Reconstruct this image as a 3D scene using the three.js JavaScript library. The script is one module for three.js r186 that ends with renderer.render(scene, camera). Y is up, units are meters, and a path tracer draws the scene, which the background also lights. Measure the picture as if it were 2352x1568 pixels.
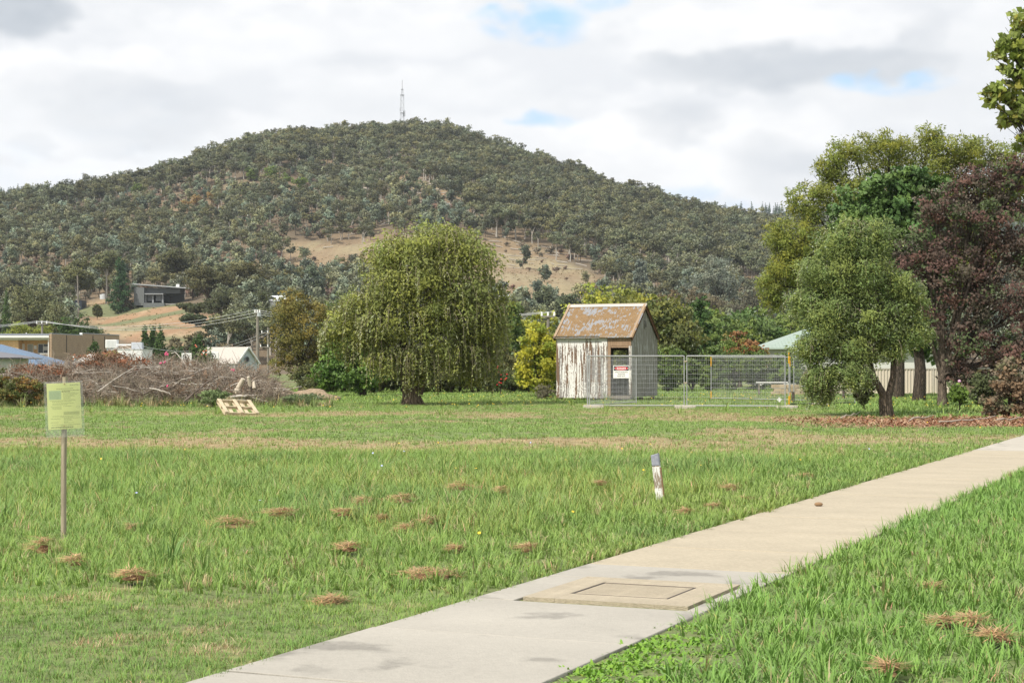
import * as THREE from 'three';
import { mergeGeometries } from 'three/addons/utils/BufferGeometryUtils.js';

// ---------- camera, sky, sun, exposure ----------
const F = 3900, CX = 1176, EYE = 1.62, HOR = 838;          // survey of the place: bearing = (column - CX) / F, slope = (HOR - row) / F
const scene = new THREE.Scene();
const camera = new THREE.PerspectiveCamera(2 * Math.atan(784 / F) * 180 / Math.PI, 1024 / 682, 0.1, 9000);
camera.position.set(0, EYE, 0);
camera.lookAt(0, EYE + (HOR - 784) / F * 100, -100);
const renderer = new THREE.WebGLRenderer({ antialias: true });
renderer.setSize(1024, 682);
renderer.toneMapping = THREE.LinearToneMapping;
renderer.toneMappingExposure = 1.13;
renderer.shadowMap.enabled = true;

const sun = new THREE.DirectionalLight(new THREE.Color().setRGB(1, 0.94, 0.84), 4.3);
sun.position.set(-62, 95, 62);
sun.target.position.set(0, 0, -60);
sun.position.add(sun.target.position);
sun.castShadow = true;
sun.shadow.radius = 2.5;
sun.shadow.mapSize.set(4096, 4096);
Object.assign(sun.shadow.camera, { left: -90, right: 90, top: 90, bottom: -90, near: 1, far: 400 });
scene.add(sun, sun.target);

// ---------- random, noise ----------
function rng(seed) { let a = seed >>> 0; return () => { a = (a + 0x6d2b79f5) | 0; let t = Math.imul(a ^ (a >>> 15), 1 | a); t = (t + Math.imul(t ^ (t >>> 7), 61 | t)) ^ t; return ((t ^ (t >>> 14)) >>> 0) / 4294967296; }; }
const h3 = (x, y, z) => { let h = Math.imul(x, 374761393) ^ Math.imul(y, 668265263) ^ Math.imul(z, 1274126177); h = Math.imul(h ^ (h >>> 13), 1274126177); return ((h ^ (h >>> 16)) >>> 0) / 4294967296; };
const fade = (t) => t * t * (3 - 2 * t), mix = (a, b, t) => a + (b - a) * t;
const clamp = (x, a = 0, b = 1) => (x < a ? a : x > b ? b : x), step = (a, b, x) => fade(clamp((x - a) / (b - a)));
function n3(x, y, z) {
  const i = Math.floor(x), j = Math.floor(y), k = Math.floor(z), u = fade(x - i), v = fade(y - j), w = fade(z - k);
  return mix(mix(mix(h3(i, j, k), h3(i + 1, j, k), u), mix(h3(i, j + 1, k), h3(i + 1, j + 1, k), u), v), mix(mix(h3(i, j, k + 1), h3(i + 1, j, k + 1), u), mix(h3(i, j + 1, k + 1), h3(i + 1, j + 1, k + 1), u), v), w);
}
function n2(x, y) { const i = Math.floor(x), j = Math.floor(y), u = fade(x - i), v = fade(y - j); return mix(mix(h3(i, j, 7), h3(i + 1, j, 7), u), mix(h3(i, j + 1, 7), h3(i + 1, j + 1, 7), u), v); }
const fbm2 = (x, y, o = 4) => { let s = 0, a = 0.5, t = 0; for (let i = 0; i < o; i++, a *= 0.5, x = x * 2.03 + 17.1, y = y * 2.03 + 5.3) { s += a * n2(x, y); t += a; } return s / t; };
const fbm3 = (x, y, z, o = 4) => { let s = 0, a = 0.5, t = 0; for (let i = 0; i < o; i++, a *= 0.5, x = x * 2.03 + 9.7, y = y * 2.03 + 3.1, z = z * 2.03 + 1.9) { s += a * n3(x, y, z); t += a; } return s / t; };
const lerp3 = (a, b, t) => [mix(a[0], b[0], t), mix(a[1], b[1], t), mix(a[2], b[2], t)];

// ---------- sky: broken bright cloud with a few blue gaps ----------
{
  const W = 4096, H = 2048, data = new Float32Array(W * H * 4);
  // cloud masses and gaps seen in the sky: [column, row, half width, half height, strength]
  const gaps = [[1225, 45, 125, 45, 1], [1395, 8, 70, 26, 0.7], [1255, 280, 75, 22, 0.75], [2075, 212, 125, 26, 0.9], [1620, 470, 130, 30, 0.35], [1690, 60, 1, 1, 0]];
  const greys = [[30, 45, 130, 62, 0.9], [1870, 165, 370, 52, 0.62], [1560, 285, 95, 60, 0.34], [1780, 385, 110, 70, 0.3], [300, 270, 190, 90, 0.28], [140, 230, 110, 60, 0.2], [820, 150, 90, 40, 0.12], [80, 350, 60, 25, 0.2], [2120, 110, 90, 70, 0.34]];
  const whites = [[1560, 85, 120, 55, 1], [1700, 60, 200, 45, 0.9], [1960, 60, 160, 40, 0.7], [1720, 300, 120, 60, 0.6], [1420, 320, 150, 50, 0.9], [1560, 400, 180, 55, 0.8], [1850, 300, 90, 50, 0.7], [1750, 430, 120, 40, 0.6], [520, 90, 240, 70, 0.6], [900, 60, 200, 60, 0.5], [330, 150, 160, 40, 0.6], [480, 300, 160, 50, 0.5], [60, 180, 120, 50, 0.6], [1000, 180, 200, 50, 0.4], [190, 400, 160, 30, 0.6], [1800, 30, 220, 50, 0.5], [120, 370, 120, 40, 0.3]];
  const blob = (list, c, r) => { let s = 0; for (const [a, b, w, h, k] of list) { const q = ((c - a) / w) ** 2 + ((r - b) / h) ** 2; if (q < 2.2) s = Math.max(s, k * step(1.7, 0.25, q)); } return s; };
  const rgb = (x, y, z) => {
    const q = 1 / (0.25 + Math.abs(y)), big = fbm3(x * 3.2 * q * 0.35 + 4, y * 9, z * 3.2 * q * 0.35 + 8, 5), fine = fbm3(x * 11, y * 26, z * 11, 5), wisp = fbm3(x * 26 + 3, y * 60, z * 26, 4), curl = y < 0.35 ? fbm3(x * 70, y * 130 + 5, z * 70, 4) : 0.5;
    let gap = step(0.40, 0.30, big * 0.75 + fine * 0.25) * 0.8, grey = step(0.45, 0.72, fine * 0.65 + big * 0.35) * 0.32, white = step(0.5, 0.7, wisp * 0.5 + big * 0.5) * 0.4;
    if (z < 0 && y < 0.3) {
      const c = CX + F * x / -z + (wisp - 0.5) * 150 + (fine - 0.5) * 120 + (curl - 0.5) * 60, r = HOR - F * y / Math.hypot(x, z) + (wisp - 0.5) * 70 + (fine - 0.5) * 50 + (curl - 0.5) * 34, here = step(0.0, 0.06, 0.40 - Math.abs(x / -z)) * step(0.30, 0.24, y);
      gap = mix(gap, Math.max(gap * 0.12, blob(gaps, c, r)), here); grey = mix(grey, Math.max(grey * 0.75, blob(greys, c, r)), here); white = mix(white, Math.max(white * 0.9, blob(whites, c, r)), here);
    }
    const base = lerp3([0.80, 0.82, 0.85], [0.90, 0.91, 0.925], step(0.42, 0.6, fine * 0.6 + wisp * 0.4));
    let c = lerp3(base, [1.02, 1.015, 1.01], clamp(white * (0.8 + 0.8 * (wisp - 0.5) + 0.9 * (curl - 0.5))));
    c = lerp3(c, [0.50, 0.545, 0.60], clamp(grey * (0.75 + 0.5 * fine + 0.5 * (curl - 0.5))));
    return lerp3(c, [0.47, 0.71, 0.975], clamp(gap * step(0.30, 0.62, wisp * 0.5 + curl * 0.5) * 1.05));
  };
  const put = (row, col, n, c) => { for (let j = 0; j < n && row + j < H; j++) for (let i = 0; i < n && col + i < W; i++) { const o = ((row + j) * W + col + i) * 4; data[o] = c[0]; data[o + 1] = c[1]; data[o + 2] = c[2]; data[o + 3] = 1; } };
  for (let row = 0; row < H / 2; row += 8) for (let col = 0; col < W; col += 8) put(row, col, 8, [0.62, 0.64, 0.64]);
  for (let row = H / 2; row < H;) {
    const near = row < H / 2 + 300, n0 = near ? 1 : 8;
    for (let col = 0; col < W;) {
      const az = ((col + n0 / 2) / W - 0.5) * 2 * Math.PI, el = ((row + n0 / 2) / H - 0.5) * Math.PI, x = Math.cos(az) * Math.cos(el), z = Math.sin(az) * Math.cos(el);
      const n = n0;
      put(row, col, n, rgb(x, Math.sin(el), z)); col += n;
    }
    row += n0;
  }
  const tex = new THREE.DataTexture(data, W, H, THREE.RGBAFormat, THREE.FloatType);
  tex.mapping = THREE.EquirectangularReflectionMapping; tex.magFilter = THREE.LinearFilter; tex.needsUpdate = true;
  scene.fog = new THREE.FogExp2(new THREE.Color().setRGB(0.82, 0.9, 1.0), 0.00009);
  scene.background = tex; scene.environment = tex;
}

// ---------- naming, things, parts ----------
const used = new Map();
function numbered(name) { const n = used.get(name) ?? 0; used.set(name, n + 1); return n ? name + '_' + String(n).padStart(3, '0') : name; }
function tag(o, label, category, group, kind) { if (label) o.userData.label = label; if (category) o.userData.category = category; if (group) o.userData.group = group; if (kind) o.userData.kind = kind; return o; }
function thing(name, label, category, p = [0, 0, 0], turn = 0, group) { const o = new THREE.Group(); o.name = numbered(name); o.position.set(...p); o.rotation.y = turn; scene.add(o); return tag(o, label, category, group); }
function part(name, geo, m, parent, p, r) { const o = new THREE.Mesh(geo, m); o.name = name; o.castShadow = o.receiveShadow = true; if (p) o.position.set(...p); if (r) o.rotation.set(...r); parent.add(o); return o; }
function single(name, geo, m, label, category, p, turn = 0, group, kind) { const o = new THREE.Mesh(geo, m); o.name = numbered(name); o.castShadow = o.receiveShadow = true; if (p) o.position.set(...p); o.rotation.y = turn; scene.add(o); return tag(o, label, category, group, kind); }
function copyOf(o, p, turn = 0, label, s = 1) { const c = o.clone(); c.name = numbered(o.name.replace(/_\d{3}$/, '')); c.userData = { ...o.userData }; if (label) c.userData.label = label; c.position.set(...p); c.rotation.set(0, turn, 0); c.scale.setScalar(s); scene.add(c); return c; }
function swarm(name, geo, m, mats, cols, label, category, parent = scene) {   // many alike small things as one mass
  const o = new THREE.InstancedMesh(geo, m, mats.length / 16); o.name = parent === scene ? numbered(name) : name; o.instanceMatrix.array.set(mats);
  if (cols) { o.instanceColor = new THREE.InstancedBufferAttribute(new Float32Array(cols), 3); }
  o.castShadow = o.receiveShadow = true; o.userData.kind = 'stuff'; if (label) o.userData.label = label; if (category) o.userData.category = category; parent.add(o); return o;
}
const at = (col, d) => [(col - CX) / F * d, -d], up = (row, d) => EYE + (HOR - row) / F * d, deep = (row) => F * EYE / (row - HOR);

// ---------- materials and textures ----------
const enc = (c) => 255 * (c <= 0.0031308 ? 12.92 * c : 1.055 * Math.pow(clamp(c), 1 / 2.4) - 0.055);
function texture(w, h, f, srgb = true) {
  const d = new Uint8Array(w * h * 4);
  for (let j = 0; j < h; j++) for (let i = 0; i < w; i++) { const c = f(i / w, j / h, i, j), o = (j * w + i) * 4; for (let k = 0; k < 3; k++) d[o + k] = srgb ? enc(c[k]) : clamp(c[k]) * 255; d[o + 3] = 255; }
  const t = new THREE.DataTexture(d, w, h); if (srgb) t.colorSpace = THREE.SRGBColorSpace; t.magFilter = THREE.LinearFilter; t.wrapS = t.wrapT = THREE.RepeatWrapping; t.needsUpdate = true; return t;
}
const wrapN = (x, y, p, o = 4) => { const a = fbm2(x * p, y * p, o), b = fbm2((x - 1) * p, y * p, o), c = fbm2(x * p, (y - 1) * p, o), d = fbm2((x - 1) * p, (y - 1) * p, o), u = step(0.75, 1, x), v = step(0.75, 1, y); return mix(mix(a, b, u), mix(c, d, u), v); };
const rep = (t, x, y) => { t.repeat.set(x, y); return t; };
const col = (c) => new THREE.Color().setRGB(...c);
const mat = (c, roughness = 0.8, more = {}) => new THREE.MeshStandardMaterial({ color: col(c), roughness, ...more });
const leafMat = (c, through = 0.35, more = {}) => new THREE.MeshPhysicalMaterial({ color: col(c.map((e) => Math.min(e === 1 ? 1 : e * 1.3, 1))), roughness: 0.9, transmission: through, thickness: 0, ior: 1.35, specularIntensity: 0.6, vertexColors: true, side: THREE.DoubleSide, ...more });

// ---------- geometry ----------
class Mesher {
  constructor() { this.p = []; this.n = []; this.c = []; this.u = []; this.i = []; this.tint = [1, 1, 1]; }
  v(x, y, z, nx = 0, ny = 1, nz = 0, u = 0, w = 0) { this.p.push(x, y, z); this.n.push(nx, ny, nz); this.c.push(...this.tint); this.u.push(u, w); return this.p.length / 3 - 1; }
  quad(a, b, c, d) { this.i.push(a, b, c, a, c, d); }
  tube(pts, rad, sides = 6, cap = true) {        // a bent tapering bar
    let prev = null, len = 0, ref = [0.31, 0.2, 0.93];
    for (let k = 0; k < pts.length; k++) {
      const a = pts[Math.max(0, k - 1)], b = pts[Math.min(pts.length - 1, k + 1)];
      let t = [b[0] - a[0], b[1] - a[1], b[2] - a[2]]; const L = Math.hypot(...t) || 1; t = t.map((x) => x / L);
      if (k) len += Math.hypot(pts[k][0] - pts[k - 1][0], pts[k][1] - pts[k - 1][1], pts[k][2] - pts[k - 1][2]);
      let e = [ref[1] * t[2] - ref[2] * t[1], ref[2] * t[0] - ref[0] * t[2], ref[0] * t[1] - ref[1] * t[0]]; let q = Math.hypot(...e);
      if (q < 0.1) { e = [t[1], -t[0], 0.01]; q = Math.hypot(...e) || 1; } e = e.map((x) => x / q);
      const f = [t[1] * e[2] - t[2] * e[1], t[2] * e[0] - t[0] * e[2], t[0] * e[1] - t[1] * e[0]], ring = [];
      for (let s = 0; s <= sides; s++) { const g = s / sides * 2 * Math.PI, n = [0, 1, 2].map((j) => e[j] * Math.cos(g) + f[j] * Math.sin(g)), r = typeof rad === 'function' ? rad(k, g, len) : Array.isArray(rad) ? rad[k] : rad; ring.push(this.v(pts[k][0] + n[0] * r, pts[k][1] + n[1] * r, pts[k][2] + n[2] * r, ...n, s / sides, len)); }
      if (prev) for (let s = 0; s < sides; s++) this.quad(prev[s], prev[s + 1], ring[s + 1], ring[s]);
      if (cap && (k === 0 || k === pts.length - 1)) { const s0 = k ? 1 : -1, m = this.v(...pts[k], t[0] * s0, t[1] * s0, t[2] * s0); for (let s = 0; s < sides; s++) k ? this.i.push(ring[s], ring[s + 1], m) : this.i.push(ring[s + 1], ring[s], m); }
      prev = ring;
    }
    return this;
  }
  leaf(x, y, z, ax, ay, az, sx, sy, sz, L, W, nx, ny, nz) {   // a rhombic leaf along a, widened along s
    const a = this.v(x, y, z, nx, ny, nz), m = 0.42;
    const b = this.v(x + ax * L * m + sx * W, y + ay * L * m + sy * W, z + az * L * m + sz * W, nx, ny, nz), c = this.v(x + ax * L, y + ay * L, z + az * L, nx, ny, nz), d = this.v(x + ax * L * m - sx * W, y + ay * L * m - sy * W, z + az * L * m - sz * W, nx, ny, nz);
    (sy * az - sz * ay) * nx + (sz * ax - sx * az) * ny + (sx * ay - sy * ax) * nz < 0 ? this.quad(a, d, c, b) : this.quad(a, b, c, d);
  }
  box(w, h, d, x = 0, y = 0, z = 0, turn) { const g = new THREE.BoxGeometry(w, h, d); if (turn) g.applyMatrix4(new THREE.Matrix4().makeRotationFromEuler(new THREE.Euler(...turn))); g.translate(x, y, z); return this.add(g); }
  add(g) { const o = this.p.length / 3, P = g.attributes.position, N = g.attributes.normal, U = g.attributes.uv; for (let k = 0; k < P.count; k++) this.v(P.getX(k), P.getY(k), P.getZ(k), N.getX(k), N.getY(k), N.getZ(k), U ? U.getX(k) : 0, U ? U.getY(k) : 0); if (g.index) for (const k of g.index.array) this.i.push(k + o); else for (let k = 0; k < P.count; k++) this.i.push(k + o); return this; }
  geo() { const g = new THREE.BufferGeometry(); g.setAttribute('position', new THREE.Float32BufferAttribute(this.p, 3)); g.setAttribute('normal', new THREE.Float32BufferAttribute(this.n, 3)); g.setAttribute('color', new THREE.Float32BufferAttribute(this.c, 3)); g.setAttribute('uv', new THREE.Float32BufferAttribute(this.u, 2)); g.setIndex(this.i); return g; }
}
function metres(g, du = 0, dv = 0) {   // uv in metres, from the face's own plane
  const P = g.attributes.position, N = g.attributes.normal, u = new Float32Array(P.count * 2);
  for (let k = 0; k < P.count; k++) { const x = Math.abs(N.getX(k)), y = Math.abs(N.getY(k)), z = Math.abs(N.getZ(k)); u[2 * k] = (x > y && x > z ? P.getZ(k) : P.getX(k)) + du; u[2 * k + 1] = (y > x && y > z ? P.getZ(k) : P.getY(k)) + dv; }
  g.setAttribute('uv', new THREE.BufferAttribute(u, 2)); return g;
}
const box = (w, h, d, x = 0, y = 0, z = 0, du = 0, dv = 0) => metres(new THREE.BoxGeometry(w, h, d).translate(x, y, z), du, dv);
function bevel(w, h, d, b = 0.01) { const s = new THREE.Shape([[-w / 2 + b, -h / 2 + b], [w / 2 - b, -h / 2 + b], [w / 2 - b, h / 2 - b], [-w / 2 + b, h / 2 - b]].map((q) => new THREE.Vector2(...q))); return metres(new THREE.ExtrudeGeometry(s, { depth: d - 2 * b, bevelSize: b, bevelThickness: b, bevelSegments: 1, steps: 1 }).translate(0, 0, -d / 2 + b)); }
function sheet(pts, thick) {   // a flat polygon [x,y,z] with thickness below its plane
  const n = new THREE.Vector3().crossVectors(new THREE.Vector3(...pts[1]).sub(new THREE.Vector3(...pts[0])), new THREE.Vector3(...pts[2]).sub(new THREE.Vector3(...pts[0]))).normalize(), m = new Mesher(), low = pts.map((p) => [p[0] - n.x * thick, p[1] - n.y * thick, p[2] - n.z * thick]);
  const face = (q, s) => { const b = q.map((p) => m.v(...p, n.x * s, n.y * s, n.z * s)); for (let k = 1; k + 1 < q.length; k++) s > 0 ? m.i.push(b[0], b[k], b[k + 1]) : m.i.push(b[0], b[k + 1], b[k]); };
  face(pts, 1); face(low, -1);
  for (let k = 0; k < pts.length; k++) { const a = pts[k], b = pts[(k + 1) % pts.length], c = low[(k + 1) % pts.length], d = low[k], e = new THREE.Vector3(b[0] - a[0], b[1] - a[1], b[2] - a[2]).cross(n).normalize(); const q = [a, d, c, b].map((p) => m.v(...p, e.x, e.y, e.z)); m.quad(...q); }
  return metres(m.geo());
}

// ---------- ground ----------
const TH = Math.atan(0.4415), PU = [Math.sin(TH), -Math.cos(TH)], PO = [-4.55, 0], HALF = 0.83;
const onPath = (x, z) => { const a = x - PO[0], b = z - PO[1]; return [a * PU[0] + b * PU[1], -a * PU[1] + b * PU[0]]; };       // [along, across to the right]
const pathAt = (s, w) => [PO[0] + PU[0] * s - PU[1] * w, PO[1] + PU[1] * s + PU[0] * w];
const groundY = (x, z) => { const d = -z; if (d > 70 || d < 2) return 0; const w = Math.abs(onPath(x, z)[1]); return (fbm2(x * 0.35 + 9, z * 0.35, 3) - 0.5) * 0.16 * step(0.9, 3, w) * step(70, 50, d); };
function zone(x, z) {
  const d = -z, [s, w] = onPath(x, z), a = fbm2(x * 0.5, z * 0.5, 4), b = fbm2(x * 2.1 + 30, z * 2.1, 3), c = fbm2(x * 0.16 + 5, z * 0.16 + 2, 3);
  const left = w < 0, edge = Math.abs(w) - HALF;
  let dry = 0, mulch = 0, mown = 0;
  if (left) {
    const mid = 33.8 + (c - 0.5) * 4, wide = 3.5 + (a - 0.5) * 2.4, fadeX = x < 2 ? 1 : step(9, 2, x);
    dry = step(wide + 0.9, wide - 0.7, Math.abs(d - mid)) * mix(0.5, 1, step(0.32, 0.6, b * 0.55 + a * 0.45)) * (0.25 + 0.75 * fadeX);
    if (d > 34) dry = Math.max(dry, step(0.50, 0.62, a * 0.5 + c * 0.5) * 0.8 * step(75, 55, d), step(0.60, 0.75, b) * 0.5);
    dry = Math.max(dry, step(1.1, 0.5, Math.hypot((x - 4.6) / 2.2, (d - 31) / 1.0)) * 0.85 * step(0.3, 0.5, b), step(1.1, 0.4, Math.hypot((x + 2.6) / 3.4, (d - 57) / 3)) * 0.55);
    mown = step(12.4, 11.2, d + (a - 0.5) * 1.2);
    if (mown > 0.2) dry = Math.max(dry, step(0.6, 0.74, b) * 0.55 * mown);
    mulch = step(1.15, 0.8, Math.abs(d - (47.5 - (x - 14) * 0.12) + (a - 0.5) * 3) / 3.6) * step(6.5, 11, x);
    if (d > 47 && x > 15) mulch = Math.max(mulch, step(0.42, 0.6, b) * 0.45 * step(62, 52, d));
  }
  const lush = left ? (1 - mown) * step(31, 29.5, d + (c - 0.5) * 3) * (1 - dry) : 0.75;
  return { d, s, w, edge, left, dry: clamp(dry), mulch: clamp(mulch), mown, lush, a, b, c };
}
const grainTex = texture(512, 512, (u, v) => { const a = wrapN(u, v, 9, 4), b = wrapN(u + 0.37, v, 60, 3), g = 0.45 + 0.35 * a + 0.5 * (b - 0.5); return [g * 1.02, g, g * 0.95]; });
const grainBump = texture(256, 256, (u, v) => { const g = wrapN(u, v, 40, 4); return [g, g, g]; }, false);
const metreTex = (t, size) => { const c = t.clone(); c.repeat.set(1 / size, 1 / size); return c; };
{
  const xs = [], zs = [];
  for (let x = -32; x <= 32.01; x += 0.4) xs.push(x);
  for (let x = 36, k = 5; x < 3200; x += k, k *= 1.35) { xs.push(x); xs.unshift(-x); }
  for (let z = 6; z > -40; z -= 0.3) zs.push(z);
  for (let z = -40, k = 0.4; z > -3400; z -= k, k *= 1.03) zs.push(z);
  for (let z = 12, k = 8; z < 1500; z += k, k *= 1.5) zs.unshift(z);
  const m = new Mesher();
  for (const z of zs) for (const x of xs) {
    const q = zone(x, z); let c = lerp3([0.15, 0.195, 0.065], [0.135, 0.165, 0.06], step(0.4, 0.6, q.a));
    c = lerp3(c, [0.30, 0.235, 0.125], q.dry); c = lerp3(c, [0.20, 0.105, 0.06], q.mulch);
    m.tint = c.map((e) => e / 0.62); m.v(x, Math.abs(q.w) < HALF + 0.1 && q.s < 70 ? -0.004 : groundY(x, z), z, 0, 1, 0, x, z);
  }
  for (let j = 0; j + 1 < zs.length; j++) for (let i = 0; i + 1 < xs.length; i++) { const a = j * xs.length + i; m.quad(a, a + 1, a + 1 + xs.length, a + xs.length); }
  single('ground', m.geo(), mat([1, 1, 1], 1, { vertexColors: true, map: metreTex(grainTex, 2.2), bumpMap: metreTex(grainBump, 1.1), bumpScale: 0.02 }), 'grassy ground of the vacant lot', 'ground', null, 0, null, 'structure');
}

// ---------- footpath ----------
const tanTex = texture(1024, 1024, (u, v, i, j) => { const a = wrapN(u, v, 6, 5), s = h3(i, j, 3), b = wrapN(u + 0.2, v + 0.6, 110, 2); let k = 0.93 + 0.2 * (a - 0.5) + 0.22 * (b - 0.5); if (s > 0.985) k *= 0.72; if (s < 0.02) k *= 1.18; return [0.445 * k, 0.385 * k, 0.285 * k]; });
const greyTex = texture(1024, 1024, (u, v, i, j) => { const a = wrapN(u, v, 4, 5), e = wrapN(u + 0.5, v + 0.11, 9, 5), s = h3(i, j, 5), b = wrapN(u + 0.2, v + 0.6, 120, 2); let k = 0.95 + 0.22 * (a - 0.5) + 0.12 * (b - 0.5) - 0.30 * step(0.60, 0.78, e); if (s > 0.99) k *= 0.8; return [0.41 * k, 0.383 * k, 0.332 * k]; });
const concBump = texture(512, 512, (u, v) => { const b = wrapN(u, v, 90, 3); return [b, b, b]; }, false);
{
  const tan = mat([1, 1, 1], 0.92, { map: metreTex(tanTex, 2.6), bumpMap: metreTex(concBump, 0.9), bumpScale: 0.004 }), grey = mat([1, 1, 1], 0.9, { map: metreTex(greyTex, 3.1), bumpMap: metreTex(concBump, 0.9), bumpScale: 0.003 }), pale = mat([1.12, 1.1, 1.08], 0.9, { map: metreTex(greyTex, 2.3) });
  const path = thing('footpath', 'straight concrete footpath of tan and grey slabs', 'footpath'); path.userData.kind = 'structure';
  const C = Math.cos(TH), slab = (s0, s1, w0, w1, m, k, top = 0.014, name = 'slab') => {
    const L = s1 - s0 - 0.026, W = w1 - w0, b = 0.008, sh = new THREE.Shape([[-W / 2 + b, -L / 2 + b], [W / 2 - b, -L / 2 + b], [W / 2 - b, L / 2 - b], [-W / 2 + b, L / 2 - b]].map((q) => new THREE.Vector2(...q)));
    const g = metres(new THREE.ExtrudeGeometry(sh, { depth: 0.1, bevelSize: b, bevelThickness: b, bevelSegments: 2 }).rotateX(-Math.PI / 2).translate(0, -0.108, 0), k * 1.37, k * 0.77);
    const [x, z] = pathAt((s0 + s1) / 2, (w0 + w1) / 2); part(name, g, m, path, [x, top, z], [0, -TH, 0]);
  };
  const near = [-6, -4.4, -2.8, -1.2, 0.4, 2, 3.6, 5.2, 6.8, 8.6, 10.1, 11.42].map((z) => z / C); let k = 1;
  for (let j = 0; j + 1 < near.length; j++) slab(near[j], near[j + 1], -HALF, HALF, grey, k++, 0.014 + (k % 3) * 0.002);
  slab(11.42 / C, 12.66 / C, -HALF, -0.53, grey, k++); slab(11.42 / C, 12.66 / C, 0.71, HALF, grey, k++);
  slab(12.66 / C, 13.44 / C, -HALF, HALF, grey, k++);
  const tans = [13.44]; for (let z = 14.75; z < 31; z += 1.53) tans.push(z); tans.push(31.75);
  for (let j = 0; j + 1 < tans.length; j++) slab(tans[j] / C, tans[j + 1] / C, -HALF, HALF, tan, k++, 0.014 + (k % 2) * 0.002);
  for (let z = 31.75; z < 70; z += 1.9) slab(z / C, (z + 1.9) / C, -HALF, HALF, pale, k++);
  const pit = thing('service_pit', 'tan concrete service pit cover with steel-edged lid set in the grey footpath', 'pit cover', [pathAt(12.04 / C, 0.09)[0], 0, pathAt(12.04 / C, 0.09)[1]], -TH);
  const W = 1.22, L = 1.33, w = 0.72, l = 0.66, y = 0.024, oz = -0.05;
  const ring = (name, m, a, b, c, d, hgt) => { for (const [bw, bl, x, z] of [[(a - c) / 2, b, -(a + c) / 4, 0], [(a - c) / 2, b, (a + c) / 4, 0], [c, (b - d) / 2, 0, -(b + d) / 4], [c, (b - d) / 2, 0, (b + d) / 4]]) part(name, box(bw - 0.002, hgt, bl - 0.002, 0, 0, 0, x, z), m, pit, [x, y - hgt / 2, z + oz]); };
  ring('surround', mat([1.14, 1.13, 1.12], 0.95, { map: metreTex(tanTex, 1.7), bumpMap: metreTex(concBump, 0.4), bumpScale: 0.01 }), W - 0.03, L - 0.1, w, l, 0.09);
  ring('steel_edge', mat([0.09, 0.07, 0.055], 0.6), w - 0.012, l - 0.012, w - 0.04, l - 0.04, 0.084);
  part('lid', box(w - 0.05, 0.08, l - 0.05), mat([1.18, 1.16, 1.14], 0.95, { map: metreTex(tanTex, 1.3), bumpMap: metreTex(concBump, 0.3), bumpScale: 0.012 }), pit, [0, y - 0.042, oz]);
}

// ---------- hill ----------
const ridgeRows = [[-1500, 760], [-700, 640], [-300, 540], [0, 468], [130, 456], [280, 430], [400, 396], [530, 352], [640, 322], [720, 320], [850, 304], [925, 297], [1040, 305], [1140, 350], [1220, 374], [1310, 404], [1400, 434], [1500, 462], [1600, 494], [1680, 518], [1800, 540], [2000, 570], [2352, 620], [3000, 700], [4200, 790]];
const lookup = (tab, x) => { if (x <= tab[0][0]) return tab[0][1]; for (let k = 1; k < tab.length; k++) if (x <= tab[k][0]) return mix(tab[k - 1][1], tab[k][1], (x - tab[k - 1][0]) / (tab[k][0] - tab[k - 1][0])); return tab[tab.length - 1][1]; };
const ridgeD = (c) => 1100 - 0.22 * Math.abs(c - 925), footD = (c) => 300;
function hillY(x, z) {
  const d = -z; if (d < 250) return -2; const c = CX + F * x / d, R = ridgeD(c), D0 = footD(c), Hr = (HOR - lookup(ridgeRows, c)) / F * R + EYE;
  const u = (d - D0) / (R - D0); if (u < 0) return -2 + 2 * step(-0.06, 0, u);
  const n = (fbm2(x * 0.012, z * 0.012, 4) - 0.5) * 14 * step(0, 0.3, u) + (fbm2(x * 0.06, z * 0.06, 3) - 0.5) * 3 * step(0, 0.1, u);
  return (u <= 1 ? Hr * Math.pow(u, 1.5) * (1 - 0.03 * step(0.9, 1, u)) : Hr * 0.97 - (u - 1) * 260) + n * step(1.02, 0.9, u);
}
const seenAt = (x, y, z) => [CX + F * x / -z, HOR - F * (y - EYE) / -z];
const inEll = (c, r, [a, b, w, h, t = 0]) => { const k = Math.cos(t), s = Math.sin(t), x = (c - a) * k + (r - b) * s, y = -(c - a) * s + (r - b) * k; return (x / w) ** 2 + (y / h) ** 2; };
// open ground on the hill, by bearing and slope
const OPEN = [[1290, 640, 150, 38, 0.38], [1190, 600, 90, 45, 0.3], [1230, 690, 130, 40, 0.1], [760, 585, 120, 26, 0.15], [1010, 610, 220, 62, 0.1], [700, 620, 60, 22, 0], [960, 425, 110, 13, 0.28], [545, 424, 34, 9, 0], [1040, 450, 40, 10, 0.3]], DIRT = [[330, 735, 165, 52, 0.16], [395, 500, 40, 8, 0.1], [255, 655, 60, 8, 0], [470, 770, 90, 50, 0.2], [60, 640, 80, 8, 0], [1010, 445, 30, 6, 0.2], [1500, 600, 25, 6, 0]];
function hillCover(c, r, x, z) {
  const n = (fbm2(x * 0.03, z * 0.03, 3) - 0.5) * 0.8; let open = 0, dirt = 0;
  for (const e of OPEN) open = Math.max(open, step(1.25, 0.7, inEll(c, r, e) + n)); for (const e of DIRT) dirt = Math.max(dirt, step(1.25, 0.7, inEll(c, r, e) + n));
  return { open, dirt };
}
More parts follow.
